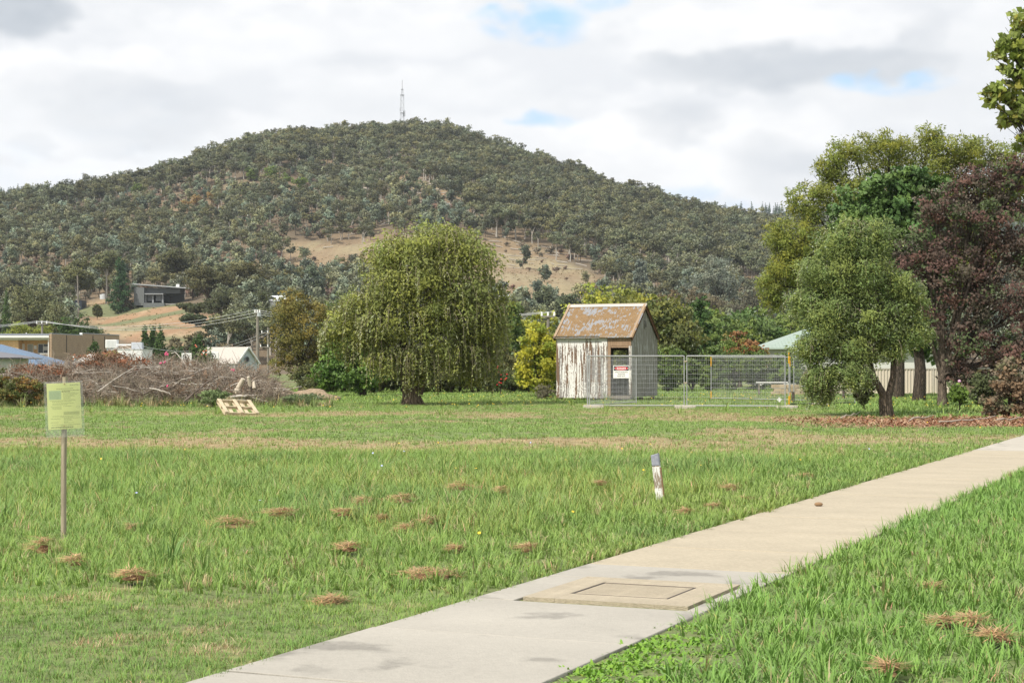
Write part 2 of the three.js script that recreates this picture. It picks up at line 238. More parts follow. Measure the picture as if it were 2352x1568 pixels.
{
  const m = new Mesher(), cols = [], rows = [];
  for (let c = -1900; c <= 4300; c += (c > -150 && c < 2450) ? 16 : 90) cols.push(c);
  for (let k = 0; k <= 150; k++) rows.push(k / 150);
  for (const k of rows) for (const c of cols) {
    const R = ridgeD(c), d = mix(270, R * 1.35, k), x = (c - CX) / F * d, z = -d, y = hillY(x, z), [cc, rr] = seenAt(x, y, z), q = hillCover(cc, rr, x, z), a = fbm2(x * 0.05, z * 0.05, 4), b = fbm2(x * 0.3, z * 0.3, 3);
    let t = lerp3([0.135, 0.105, 0.07], [0.20, 0.145, 0.09], step(0.35, 0.7, a));
    t = lerp3(t, lerp3([0.275, 0.23, 0.14], [0.235, 0.172, 0.105], step(0.4, 0.62, a * 0.6 + b * 0.4)), q.open);
    t = lerp3(t, lerp3(lerp3([0.30, 0.185, 0.105], [0.35, 0.26, 0.16], step(0.4, 0.65, b)), [0.145, 0.16, 0.075], step(0.48, 0.56, fbm2(x * 0.015 + 3, z * 0.05, 3)) * (c < 430 ? 1 : 0.3)), q.dirt);
    m.tint = t.map((e) => e / 0.62); m.v(x, y, z, 0, 1, 0, x, z);
  }
  for (let j = 0; j + 1 < rows.length; j++) for (let i = 0; i + 1 < cols.length; i++) { const a = j * cols.length + i; m.quad(a, a + 1, a + 1 + cols.length, a + cols.length); }
  const g = m.geo(); g.computeVertexNormals();
  single('hill', g, mat([1, 1, 1], 1, { vertexColors: true, map: metreTex(grainTex, 6) }), 'wooded hill with dry grass clearings behind the town', 'hill', null, 0, null, 'structure');
}
const farRows = [[-1500, 560], [-400, 470], [-100, 452], [0, 448], [130, 444], [280, 420], [400, 398], [520, 430], [900, 520], [1300, 560], [1600, 495], [1680, 488], [1760, 486], [1900, 482], [2352, 470], [3200, 520], [4300, 640]];
const farY = (c, k) => { const d = mix(1150, 2300, k), H = (HOR - lookup(farRows, c)) / F * 1750 + EYE, u = (d - 1150) / 600; return [d, u < 1 ? H * Math.pow(u, 0.9) : H - (u - 1) * 150]; };
{
  const m = new Mesher(), cols = [], N = 50; for (let c = -1900; c <= 4300; c += 60) cols.push(c);
  for (let j = 0; j <= N; j++) for (const c of cols) { const [d, y] = farY(c, j / N); m.v((c - CX) / F * d, y + (fbm2(c * 0.01, j * 0.1, 3) - 0.5) * 8, -d, 0, 1, 0, c, d); }
  for (let j = 0; j < N; j++) for (let i = 0; i + 1 < cols.length; i++) { const a = j * cols.length + i; m.quad(a, a + 1, a + 1 + cols.length, a + cols.length); }
  const g = m.geo(); g.computeVertexNormals(); single('far_ridge', g, mat([0.07, 0.075, 0.045], 1), 'distant forested ridge beyond the hill', 'hill', null, 0, null, 'structure');
}

// ---------- trees ----------
const barkTex = texture(256, 512, (u, v) => { const a = wrapN(u, v * 0.5, 14, 4), g = 0.55 + 0.9 * (Math.abs(Math.sin((u * 9 + a * 1.6) * Math.PI)) * 0.5 + a * 0.5 - 0.5); return [g, g * 0.95, g * 0.88]; });
const barkBump = texture(256, 512, (u, v) => { const a = wrapN(u, v * 0.5, 14, 4), g = Math.abs(Math.sin((u * 9 + a * 1.6) * Math.PI)); return [g, g, g]; }, false);
const bark = (c) => mat(c, 0.95, { map: rep(barkTex.clone(), 2, 0.7), bumpMap: rep(barkBump.clone(), 2, 0.7), bumpScale: 0.04 });
const BARK = bark([0.22, 0.18, 0.14]), DARKBARK = bark([0.12, 0.095, 0.075]), PALEBARK = mat([0.42, 0.39, 0.34], 0.9), TWIG = mat([0.30, 0.25, 0.19], 0.95);
function dirOn(R) { const z = R() * 2 - 1, a = R() * 6.2832, s = Math.sqrt(1 - z * z); return [s * Math.cos(a), z, s * Math.sin(a)]; }
// o: clumps [x,y,z,rx,ry,rz,share], n leaves, len, wid, sub (twig clusters per clump), tight, droop, out, tones
function foliage(o) {
  const R = rng(o.seed), m = new Mesher(), total = o.clumps.reduce((s, c) => s + (c[6] ?? c[3] * c[4]), 0), [len, wid0] = o.leaf, wid = wid0 * 1.4, tones = o.tones ?? [[1, 1, 1]], droop = o.droop ?? 0, out = o.out ?? 0.45;
  for (const [cx, cy, cz, rx, ry, rz, share] of o.clumps) {
    const n = Math.round(o.n * (share ?? rx * ry) / total), K = Math.max(3, Math.round((o.sub ?? 26)));
    for (let k = 0; k < K; k++) {
      const q = dirOn(R), e = Math.pow(R(), 0.42) * 0.98, sx = cx + q[0] * rx * e, sy = cy + q[1] * ry * e, sz = cz + q[2] * rz * e, sr = (o.tight ?? 0.34) * (0.6 + 0.8 * R()), tone = tones[Math.floor(R() * tones.length)], kt = 0.85 + 0.3 * R(), flat = o.flat ?? 0.75;
      for (let j = 0, nn = Math.round(n / K * (0.5 + R())); j < nn; j++) {
        const g = dirOn(R), f = Math.pow(R(), 0.5), px = sx + g[0] * rx * sr * f, py = sy + g[1] * ry * sr * f * flat, pz = sz + g[2] * rz * sr * f;
        let a = dirOn(R); a = [a[0] * (1 - droop * 0.6) + g[0] * 0.5 + q[0] * 0.25, a[1] * (1 - droop * 0.5) - droop + q[1] * 0.15, a[2] * (1 - droop * 0.6) + g[2] * 0.5 + q[2] * 0.25]; let L = Math.hypot(...a) || 1; a = a.map((x) => x / L);
        let b = dirOn(R), s = [a[1] * b[2] - a[2] * b[1], a[2] * b[0] - a[0] * b[2], a[0] * b[1] - a[1] * b[0]]; L = Math.hypot(...s) || 1; s = s.map((x) => x / L);
        let N = [a[1] * s[2] - a[2] * s[1], a[2] * s[0] - a[0] * s[2], a[0] * s[1] - a[1] * s[0]], w = [g[0] * 0.5 + q[0] * 0.8, g[1] * 0.5 + q[1] * 0.8 + 0.25, g[2] * 0.5 + q[2] * 0.8];
        if (N[0] * w[0] + N[1] * w[1] + N[2] * w[2] < 0) N = N.map((x) => -x);
        N = [0, 1, 2].map((i) => N[i] * (1 - out) + w[i] * out); L = Math.hypot(...N) || 1;
        const t = kt * (0.84 + 0.32 * R()), sc = 0.65 + 0.7 * R(); m.tint = [tone[0] * t, tone[1] * t, tone[2] * t];
        m.leaf(px, py, pz, ...a, ...s, len * sc, wid * sc, N[0] / L, N[1] / L, N[2] / L);
      }
    }
  }
  return m;
}
function strands(m, wood, o) {       // hanging leafy twigs
  const R = rng(o.seed + 5), [len, wid0] = o.leaf, wid = wid0 * 1.4, tones = o.tones ?? [[1, 1, 1]];
  for (const [cx, cy, cz, rx, ry, rz] of o.clumps) for (let k = 0; k < o.per; k++) {
    const a = R() * 6.2832, e = Math.sqrt(R()), q = [Math.cos(a) * e, Math.sqrt(Math.max(0, 1 - e * e)) * 0.8, Math.sin(a) * e]; let x = cx + q[0] * rx, y = cy + q[1] * ry, z = cz + q[2] * rz; const L = o.len * (0.45 + 0.9 * R()), N = Math.max(5, Math.round(L / 0.075)), tone = tones[Math.floor(R() * tones.length)], pts = [[x, y, z]], bare = R() < (o.bare ?? 0.2) ? 0.8 : 0.12, sw = R() * 6.28; let vx = q[0] * 0.5 + (R() - 0.5) * 0.3, vz = q[2] * 0.5 + (R() - 0.5) * 0.3, vy = 0.15;
    for (let j = 0; j < N; j++) {
      vy -= 0.22; vx *= 0.86; vz *= 0.86; const h = L / N, l = Math.hypot(vx, vy, vz); x += vx / l * h + Math.sin(j * 0.9 + sw) * 0.012; y += vy / l * h; z += vz / l * h + Math.cos(j * 0.8 + sw) * 0.012; if (y < 0.25) break; if (j % 3 === 0) pts.push([x, y, z]);
      for (let i = 0; i < 3; i++) { if (R() < bare) continue; const b = R() * 6.28, ax = Math.cos(b) * 0.75, az = Math.sin(b) * 0.75, ay = -0.66, t = 0.72 + 0.5 * R(), sc = 0.6 + 0.7 * R(), nx = q[0] * 0.6 - Math.sin(b) * 0.4 + (R() - 0.5) * 0.5, nz = q[2] * 0.6 + Math.cos(b) * 0.4 + (R() - 0.5) * 0.5, ny = 0.45, ln = Math.hypot(nx, ny, nz); m.tint = tone.map((c) => c * t); m.leaf(x, y, z, ax, ay, az, -Math.sin(b), 0, Math.cos(b), len * sc, wid * sc, nx / ln, ny / ln, nz / ln); }
    }
    if (R() < (o.twig ?? 0.6) && pts.length > 2) wood.tube(pts, pts.map((_, j) => 0.011 * (1 - 0.7 * j / pts.length)), 3, false);
  }
}
function limbs(m, from, clumps, r0, R, twigs = 0, twigR = 0.012) {     // from: [x,y,z] where the trunk ends
  for (const [cx, cy, cz, rx, ry, rz] of clumps) {
    const N = 5, pts = [], bx = (R() - 0.5) * 0.5, bz = (R() - 0.5) * 0.5; for (let k = 0; k <= N; k++) { const t = k / N, s = Math.sin(t * Math.PI); pts.push([mix(from[0], cx, t) + bx * s, mix(from[1], cy, Math.pow(t, 0.85)) + s * 0.15, mix(from[2], cz, t) + bz * s]); }
    m.tube(pts, pts.map((_, k) => r0 * (1 - 0.8 * k / N)), 5, false);
    for (let k = 0; k < twigs; k++) { const q = dirOn(R), b = pts[2 + Math.floor(R() * (N - 1))], e = [cx + q[0] * rx * 0.97, cy + q[1] * ry * 0.97, cz + q[2] * rz * 0.97], mid = [mix(b[0], e[0], 0.5) + (R() - 0.5) * 0.2, mix(b[1], e[1], 0.5) + R() * 0.2, mix(b[2], e[2], 0.5) + (R() - 0.5) * 0.2]; m.tube([b, mid, e], [twigR * 1.6, twigR, twigR * 0.5], 3, false); }
  }
}
function trunkTube(m, pts, rad, sides = 9, lobes = 0.1) { m.tube(pts, (k, g) => rad[k] * (1 + lobes * Math.sin(g * 3 + k) + lobes * 0.6 * Math.sin(g * 5 + 2 * k)), sides); }
function ballClumps(R, n, w, y0, y1, dep = w, size = 0.45, power = 0.6) {    // clumps filling an egg from y0 to y1, width w
  const out = [], mid = (y0 + y1) / 2, h = (y1 - y0) / 2; for (let k = 0; k < n; k++) { const q = dirOn(R), e = Math.pow(R(), power) * 0.68, s = size * (0.75 + 0.5 * R()); out.push([q[0] * w / 2 * e, mid + q[1] * h * e, q[2] * dep / 2 * e, w / 2 * s, h * s * 0.85, dep / 2 * s]); } return out;
}
// a whole tree: trunk and crown
function tree(name, label, category, p, o, group) {
  const R = rng(o.seed), t = thing(name, label, category, p, o.turn ?? 0, group), clumps = o.clumps ?? ballClumps(R, o.count ?? 9, o.w, o.y0, o.h, o.w, o.size ?? 0.45), wood = new Mesher(), top = o.fork ?? o.y0 * 0.9 + 0.1, r = o.r ?? o.w * 0.035;
  trunkTube(wood, [[0, -0.15, 0], [0, 0.1, 0], [(R() - 0.5) * r, top * 0.5, (R() - 0.5) * r], [0, top, 0], [0, mix(top, o.h, 0.35), 0]], [r * 1.35, r * 1.15, r, r * 0.85, r * 0.4], 8);
  limbs(wood, [0, top, 0], clumps, r * 0.5, R, o.twigs ?? 0, o.twigR);
  const leaves = foliage({ ...o, clumps });
  if (o.hang) strands(leaves, wood, { ...o, ...o.hang, clumps });
  part('trunk', wood.geo(), o.bark ?? BARK, t); part('crown', leaves.geo(), o.m, t); return t;
}

// ---------- trees on the hill ----------
const GUM_TONES = [[1, 1, 1], [1.06, 1.02, 0.9], [0.93, 0.97, 0.97], [1.0, 0.95, 0.86], [0.9, 0.95, 0.9]];
const far = {
  gum: { m: leafMat([0.132, 0.142, 0.08], 0.25), list: [] }, wattle: { m: leafMat([0.185, 0.2, 0.15], 0.25), list: [] }, scrub: { m: leafMat([0.195, 0.145, 0.125], 0.2), list: [] }, pine: { m: leafMat([0.055, 0.095, 0.05], 0.15), list: [] },
};
function farTree(kind, v) {
  const R = rng(900 + v * 17 + kind.length * 101), wood = new Mesher(); let clumps, o;
  if (kind === 'gum') { clumps = []; const n = 6 + Math.floor(R() * 4); for (let k = 0; k < n; k++) { const a = R() * 6.28, e = Math.sqrt(R()) * 3.4, y = 6.2 + R() * 5.2 - e * 0.35; clumps.push([Math.cos(a) * e, y, Math.sin(a) * e, 1.5 + R() * 1.1, 1.1 + R() * 0.8, 1.5 + R() * 1.1]); } o = { n: 1350, leaf: [0.54, 0.17], sub: 6, tight: 0.5, droop: 0.3, tones: GUM_TONES }; }
  if (kind === 'wattle') { clumps = ballClumps(R, 7, 4.6, 1.0, 7.4, 4.6, 0.5); o = { n: 1050, leaf: [0.46, 0.15], sub: 6, tight: 0.5, droop: 0.1, tones: [[1, 1, 1], [0.92, 1, 1.02], [1.04, 1.02, 0.9]] }; }
  if (kind === 'scrub') { clumps = ballClumps(R, 6, 3.8, 0.2, 3.4, 3.8, 0.5); o = { n: 460, leaf: [0.46, 0.1], sub: 6, tight: 0.5, droop: -0.2, tones: [[1, 1, 1], [1.1, 0.95, 0.9], [0.85, 1, 0.85]] }; }
  if (kind === 'pine') { clumps = []; for (let k = 0; k < 7; k++) { const t = k / 6; clumps.push([(R() - 0.5) * 0.7, 2.4 + t * 12, (R() - 0.5) * 0.7, 2.5 * (1 - t) + 0.5, 1.3, 2.5 * (1 - t) + 0.5]); } o = { n: 480, leaf: [0.85, 0.16], sub: 7, tight: 0.45, droop: 0.1 }; }
  const top = kind === 'gum' ? 5 : kind === 'pine' ? 9 : 2, r = kind === 'gum' ? 0.26 : 0.13;
  wood.tube([[0, -0.6, 0], [(R() - 0.5) * 0.5, top * 0.5, (R() - 0.5) * 0.5], [(R() - 0.5) * 0.6, top, 0]], [r * 1.2, r, r * 0.7], 5); limbs(wood, [0, top * 0.9, 0], clumps.slice(0, 6), r * 0.55, R);
  return { wood: wood.geo(), leaves: foliage({ ...o, seed: v * 31 + 7, clumps, out: 0.75 }).geo() };
}
{
  const R = rng(42), edge = [[-500, 530], [0, 505], [250, 470], [420, 436], [700, 392], [800, 404], [880, 425], [1000, 452], [1130, 545], [1220, 560], [1420, 605], [1600, 640], [1850, 690], [2600, 720]];
  for (let d = 335; d < 1190; d += 5.8) for (let b = -0.42; b < 0.42; b += 5.8 / d) {
    const dd = d + (R() - 0.5) * 6, x = (b + (R() - 0.5) * 6 / d) * dd, z = -dd, c = CX + F * x / dd; if (dd > ridgeD(c) + 45) continue;
    const y = hillY(x, z), [cc, rr] = seenAt(x, y, z), q = hillCover(cc, rr, x, z), bare = Math.max(q.open, q.dirt), low = rr - lookup(edge, cc), a = fbm2(x * 0.02, z * 0.02, 3), r = R(), r2 = R(), r3 = R();
    if (cc > 195 && cc < 475 && dd < 520) continue; if ([[605, 430, 85, 15], [690, 446, 45, 12], [450, 490, 55, 14], [315, 462, 40, 12], [560, 470, 26, 9]].some((e) => inEll(cc, rr, e) < 1)) continue; if (Math.abs(cc - 230) < 70 && rr > 672 && dd < 530) continue;
    if (r < bare * 0.9) { if (r > bare * 0.80) far.scrub.list.push([x, y, z, 0.4 + 0.5 * r2, r3]); continue; }
    if (low < 0) { if (r2 > (rr > 400 ? 0.6 : 0.72)) continue; far[r3 < 0.95 ? 'gum' : 'wattle'].list.push([x, y, z, (0.8 + 0.5 * R()), R()]); }
    else { const dens = bare > 0.02 ? 0.45 : cc > 1150 ? 0.85 : 0.95; if (r2 > dens) continue; const k = r3 + (a - 0.5) * 0.9; far[k < 0.27 ? 'gum' : k < 0.74 ? 'wattle' : 'scrub'].list.push([x, y, z, k < 0.30 ? 0.55 + 0.4 * R() : 0.75 + 0.65 * R(), R()]); }
  }
  for (let k = 0; k < 2600; k++) { const left = R() < 0.68, c = left ? mix(-250, 430, R()) : mix(1560, 2500, R()), t = mix(0.36, 0.54, R()), [d, y] = farY(c, t); far.pine.list.push([(c - CX) / F * d, y, -d, 0.5 + 0.3 * R(), R()]); }
  const one = { gum: ['gum_tree', 'grey-green gum tree in the woods on the hill', 'gum trees on the hillside'], wattle: ['wattle_tree', 'silvery blue-green wattle on the lower hill slope', 'wattles on the hillside'], scrub: ['dry_shrub', 'low brownish dry shrub on the hill slope', 'dry shrubs on the hillside'], pine: ['pine_tree', 'dark green pine on the far ridge', 'pines on the far ridge'] };
  const tint = (kind, s) => { const v = 0.6 + 0.8 * s, w = h3(Math.floor(s * 1e6), 3, 1); return kind === 'gum' ? [v * (0.92 + 0.2 * w), v, v * (1.08 - 0.25 * w)] : kind === 'wattle' ? [v * (0.86 + 0.26 * w), v, v * (1.0 - 0.3 * w)] : kind === 'scrub' ? [v, v * (0.85 + 0.4 * w), v * (0.8 + 0.3 * w)] : [v, v, v]; };
  for (const kind of ['gum', 'wattle', 'scrub', 'pine']) {
    const { m, list } = far[kind], V = 6, shapes = []; for (let v = 0; v < V; v++) shapes.push(farTree(kind, v));
    const inView = ([x, , z]) => Math.abs(x / z) < 0.31, size = (e) => e[3] / -e[2]; list.sort((a, b) => (inView(b) ? 1 : 0) * size(b) - (inView(a) ? 1 : 0) * size(a));
    const own = kind === 'gum' || kind === 'wattle' ? 240 : kind === 'scrub' ? 120 : 0, [nm, label, group] = one[kind], mats5 = [0.1, 0.3, 0.5, 0.7, 0.9].map((s) => { const k = m.clone(), t = tint(kind, s); k.color.setRGB(m.color.r * t[0], m.color.g * t[1], m.color.b * t[2]); return k; });
    list.slice(0, own).forEach(([x, y, z, s, r], k) => { const t = thing(nm, label, kind === 'scrub' ? 'shrub' : 'tree', [x, y, z], r * 40, group); t.scale.setScalar(s); const sh = shapes[k % V]; part('trunk', sh.wood, kind === 'gum' ? PALEBARK : BARK, t); part('crown', sh.leaves, mats5[k % 5], t); });
    const M = new THREE.Matrix4(), Q = new THREE.Quaternion(), Y = new THREE.Vector3(0, 1, 0);
    for (let v = 0; v < V; v++) {
      const mm = [], cc = []; list.slice(own).forEach(([x, y, z, s, r], k) => { if (k % V !== v) return; M.compose(new THREE.Vector3(x, y, z), Q.setFromAxisAngle(Y, r * 40), new THREE.Vector3(s * (0.9 + 0.2 * r), s, s)); mm.push(...M.elements); cc.push(...tint(kind, r)); });
      if (!mm.length) continue; const g = one[kind][2].replace(/s on .*/, ''), [, ] = [];
      swarm({ gum: 'distant_gum_wood', wattle: 'distant_wattle_wood', scrub: 'distant_scrub', pine: 'distant_pine_wood' }[kind] + '_crowns', shapes[v].leaves, m, mm, cc, { gum: 'mass of small gum crowns on the upper hill', wattle: 'mass of small wattle crowns on the hill', scrub: 'mass of low scrub on the hill', pine: 'mass of pines along the far ridge' }[kind], 'woodland');
      swarm({ gum: 'distant_gum_wood', wattle: 'distant_wattle_wood', scrub: 'distant_scrub', pine: 'distant_pine_wood' }[kind] + '_trunks', shapes[v].wood, kind === 'gum' ? PALEBARK : BARK, mm, null, { gum: 'trunks of the gums on the upper hill', wattle: 'trunks of the wattles on the hill', scrub: 'stems of the low scrub on the hill', pine: 'trunks of the pines along the far ridge' }[kind], 'woodland');
    }
  }
}
{ // bright and rusty bushes that stand out on the slope
  [[575, 408, 46, 22, 'bright green'], [625, 404, 50, 24, 'bright green'], [655, 418, 36, 20, 'bright green'], [690, 428, 44, 20, 'bright green'], [315, 440, 44, 24, 'bright green'], [560, 452, 26, 16, 'bright green'], [100, 470, 50, 16, 'bright green'], [450, 468, 40, 22, 'orange and green'], [485, 462, 30, 18, 'orange and green'], [425, 476, 26, 20, 'orange and green'], [1590, 660, 40, 22, 'rusty'], [1480, 640, 44, 20, 'olive'], [1400, 630, 60, 22, 'olive'], [1545, 640, 40, 22, 'rusty']].forEach(([c, r, w, h, tone], k) => {
    let d = 400; for (; d < 1150; d += 5) { const [x, z] = at(c, d); if (seenAt(x, hillY(x, z), z)[1] < r + h * 0.5) break; } const [x, z] = at(c, d), y = hillY(x, z), W = w / F * d, H = h / F * d * 1.2 + 2;
    tree('hillside_bush', tone + ' broad bush standing out among the grey-green trees of the hill', 'bush', [x, y, z], { seed: 950 + k, h: H, w: W, y0: 0.2, count: 9, size: 0.45, r: 0.15, n: 1500, leaf: [0.6, 0.17], sub: 10, m: leafMat({ 'bright green': [0.14, 0.19, 0.045], 'orange and green': [0.27, 0.185, 0.07], rusty: [0.2, 0.13, 0.075], olive: [0.15, 0.14, 0.065] }[tone], 0.3) }, tone + ' bushes on the hill');
  });
  // fallen pale trunks on the slope
  const R = rng(64), m = new Mesher(); for (let k = 0; k < 240; k++) { const a = [[900, 430, 130, 22], [1010, 455, 80, 20], [1330, 600, 200, 20], [1000, 520, 260, 60]][k % 4], c = a[0] + (R() - 0.5) * 2 * a[2], r = a[1] + (R() - 0.5) * 2 * a[3]; let d = 400; for (; d < 1150; d += 6) { const [x, z] = at(c, d); if (seenAt(x, hillY(x, z), z)[1] < r) break; } if (d > 1100) continue; const [x, z] = at(c, d), L = 2 + 5 * R(), g = R() * 6.28, x1 = x + Math.cos(g) * L, z1 = z + Math.sin(g) * L * 0.4; m.tube([[x, hillY(x, z) + 0.25, z], [x1, hillY(x1, z1) + 0.35, z1]], 0.12 + 0.12 * R(), 5); }
  single('fallen_trunks', m.geo(), mat([0.40, 0.36, 0.31], 0.9), 'pale fallen trunks littering the clearings on the hill', 'logs', null, 0, null, 'stuff');
}

// ---------- trees round the lot ----------
const cl = (base, row0, d, list) => { const k = F / d; return list.map(([c, r, w, h, dz = 0]) => [(c - base) / k, (row0 - r) / k, dz, w / k, (h ?? w * 0.85) / k, (w + (h ?? w * 0.85)) / 2 / k]); };
const stand = (c, d) => { const [x, z] = at(c, d); return [x, groundY(x, z), z]; };
{ // weeping peppercorn tree in the middle of the lot
  const d = 68.5, t = thing('peppercorn_tree', 'large weeping tree with gnarled trunk standing alone beside the brush pile', 'tree', stand(945, d)), R = rng(11), wood = new Mesher();
  const clumps = [[0.9, 6.35, 0, 1.9, 1.0, 1.7], [-0.5, 5.9, 0.3, 1.4, 1.1, 1.5], [2.2, 5.6, 0, 1.5, 1.2, 1.6], [0.6, 4.7, 0.9, 1.9, 1.4, 1.5], [2.6, 4.2, 0, 1.15, 1.5, 1.5], [-1.1, 4.3, 0.3, 1.2, 1.3, 1.4], [-2.3, 3.3, 0, 1.1, 0.95, 1.3], [-0.6, 3.2, 1, 1.3, 1.1, 1.1], [1.2, 3.3, 0.9, 1.3, 1.1, 1.1], [2.7, 2.9, -0.2, 1.0, 1.1, 1.2], [-2.7, 2.9, -0.6, 0.95, 1.0, 1], [-1.9, 3.9, 0.2, 1.0, 0.9, 1], [0.2, 1.9, 1.0, 0.7, 0.7, 0.6], [2.9, 1.9, -0.2, 0.7, 0.9, 0.9], [3.1, 3.6, 0.2, 0.7, 1.0, 1], [-0.9, 1.75, 0.6, 0.85, 0.75, 0.8], [1.6, 2.0, 0.5, 1.1, 0.9, 0.9], [2.4, 1.5, -0.3, 0.9, 0.8, 0.8], [0.5, 1.45, 0.8, 0.55, 0.6, 0.5], [-1.6, 2.5, 0.2, 0.8, 0.7, 0.8], [1.3, 6.7, -0.5, 1.3, 0.8, 1.2], [0, 5.2, -1, 2, 1.4, 1.2], [2.2, 3.4, -1, 1.6, 1.6, 1]];
  const o = { seed: 12, clumps, n: 42000, leaf: [0.15, 0.026], sub: 40, tight: 0.38, flat: 0.95, droop: 0.4, tones: [[1, 1, 1], [1.15, 1.12, 0.9], [0.9, 0.95, 0.95], [1.05, 1, 0.8]] };
  trunkTube(wood, [[0.05, -0.2, 0], [0.05, 0.05, 0], [0.03, 0.45, 0], [0, 0.85, 0]], [0.56, 0.42, 0.34, 0.3], 18, 0.16);
  for (const [pts, r] of [[[[-0.12, 0.5, 0.05], [-0.25, 1.3, 0.1], [-0.3, 2.4, 0.05], [-0.6, 3.6, 0.1]], 0.25], [[[0.2, 0.5, 0], [0.42, 1.2, 0.15], [0.62, 2.1, 0.2], [0.8, 3.4, 0.1], [0.7, 5, 0]], 0.24], [[[0, 0.6, -0.15], [0.1, 1.6, -0.4], [0.9, 3, -0.7], [1.8, 4.4, -0.4]], 0.2]]) trunkTube(wood, pts, pts.map((_, k) => r * (1 - 0.17 * k)), 9, 0.12);
  limbs(wood, [0.4, 2.6, 0], clumps.slice(0, 16), 0.055, R, 9, 0.011);
  const m = foliage(o), twigs = new Mesher(); strands(m, twigs, { ...o, per: 62, len: 1.1, leaf: [0.12, 0.02], bare: 0.4, twig: 0.9 });
  part('trunk', wood.geo(), bark([0.25, 0.2, 0.15]), t); part('hanging_twigs', twigs.geo(), mat([0.34, 0.29, 0.21], 0.95), t); part('crown', m.geo(), leafMat([0.215, 0.24, 0.072], 0.4), t);
}
tree('citrus_tree', 'round glossy dark green citrus tree left of the weeping tree', 'tree', stand(834, 88), { seed: 21, h: 3.9, w: 3.5, y0: 0.75, fork: 0.9, r: 0.17, bark: DARKBARK, n: 8500, leaf: [0.17, 0.045], sub: 22, tight: 0.36, out: 0.3, clumps: cl(834, 909, 88, [[800, 800, 45], [770, 830, 42], [835, 800, 45], [800, 860, 50], [850, 850, 45], [745, 855, 32], [780, 775, 32], [870, 820, 30], [835, 880, 30], [760, 880, 28]]), tones: [[1, 1, 1], [1.3, 1.25, 1], [0.8, 0.9, 0.9]], m: leafMat([0.095, 0.165, 0.03], 0.35, { roughness: 0.55, specularIntensity: 1 }) });
tree('olive_bush', 'tall olive-brown shrubby tree at the end of the brush pile', 'tree', stand(690, 100), { seed: 31, h: 6.1, w: 4.4, y0: 1.6, r: 0.11, n: 16000, leaf: [0.12, 0.026], sub: 26, clumps: cl(690, 902, 100, [[690, 715, 62, 45], [650, 730, 45], [735, 730, 45], [690, 770, 65], [740, 790, 40], [650, 790, 38], [700, 830, 45], [640, 840, 28], [720, 850, 32], [675, 690, 35]]), tones: [[1, 1, 1], [1.15, 1.02, 0.85], [0.85, 0.95, 0.9]], twigs: 8, m: leafMat([0.165, 0.148, 0.045], 0.3) });
{ // wall of dark shrubs behind the weeping tree
  const R = rng(77), spots = [[705, 99, 1.9, 2.2], [745, 101, 2.6, 2.6], [800, 104, 3.0, 2.8], [850, 103, 2.7, 2.6], [900, 101, 2.7, 2.4], [960, 103, 3.2, 2.8], [1010, 99, 2.8, 2.6], [1055, 98, 3.1, 2.6], [1100, 99, 3.0, 2.7], [1130, 104, 4.4, 3.0], [1160, 103, 3.0, 2.2], [1190, 108, 3.2, 2.6], [1245, 110, 3.0, 2.8], [1305, 112, 2.6, 2.6], [730, 97, 1.5, 2.6], [790, 98, 1.8, 2.6], [870, 97, 1.9, 2.8], [925, 97.5, 1.9, 2.8], [985, 97, 2.0, 2.8], [1035, 96.5, 1.9, 2.8], [1085, 97, 2.1, 2.8], [1125, 97, 1.9, 2.6], [1180, 100, 1.9, 2.6], [1215, 98, 1.7, 2.4], [1275, 105, 2.0, 2.6]];
  spots.forEach(([c, d, h, w], k) => tree('dark_shrub', 'dark olive green shrub in the hedge along the back of the lot', 'shrub', stand(c, d), { seed: 500 + k, h, w, y0: -0.1, count: 12, r: 0.05, n: 4200, leaf: [0.14, 0.032], sub: 18, droop: 0.2, m: leafMat(lerp3([0.088, 0.105, 0.036], [0.115, 0.112, 0.045], R()), 0.3), tones: [[1, 1, 1], [1.15, 1.1, 0.9], [0.85, 0.95, 0.9]] }, 'shrubs along the back of the lot'));
}
{ // rose bush with red blooms
  const t = tree('rose_bush', 'rose bush with bright red blooms between dark hedge and yellow-green shrub', 'shrub', stand(1150, 92), { seed: 41, h: 1.75, w: 1.7, y0: 0.2, count: 7, r: 0.03, n: 2200, leaf: [0.09, 0.03], sub: 14, m: leafMat([0.07, 0.115, 0.035], 0.3) }), R = rng(8), petal = new THREE.IcosahedronGeometry(0.05, 1), red = mat([0.62, 0.03, 0.035], 0.6);
  for (let k = 0; k < 14; k++) { const a = R() * 6.28, b = part('bloom', petal, red, t, [Math.cos(a) * 0.6 * R() + 0.05, 0.5 + R() * 1.15, 0.45 + 0.3 * R()]); b.scale.set(1, 0.75, 1); }
}
tree('lime_shrub', 'bright yellow-green shrub against the left end of the white shed', 'shrub', stand(1238, 86), { seed: 51, h: 3.7, w: 2.7, y0: 0.35, r: 0.09, bark: DARKBARK, n: 7800, leaf: [0.17, 0.038], sub: 20, tight: 0.36, clumps: cl(1238, 911, 86, [[1240, 775, 30], [1215, 800, 30], [1260, 790, 32], [1235, 830, 42], [1205, 850, 26], [1265, 840, 34], [1225, 872, 36], [1255, 880, 28], [1232, 752, 14], [1275, 815, 22]]), tones: [[1, 1, 1], [1.2, 1.12, 0.8], [0.75, 0.9, 0.9], [1.3, 1.2, 1]], m: leafMat([0.33, 0.34, 0.05], 0.42) });
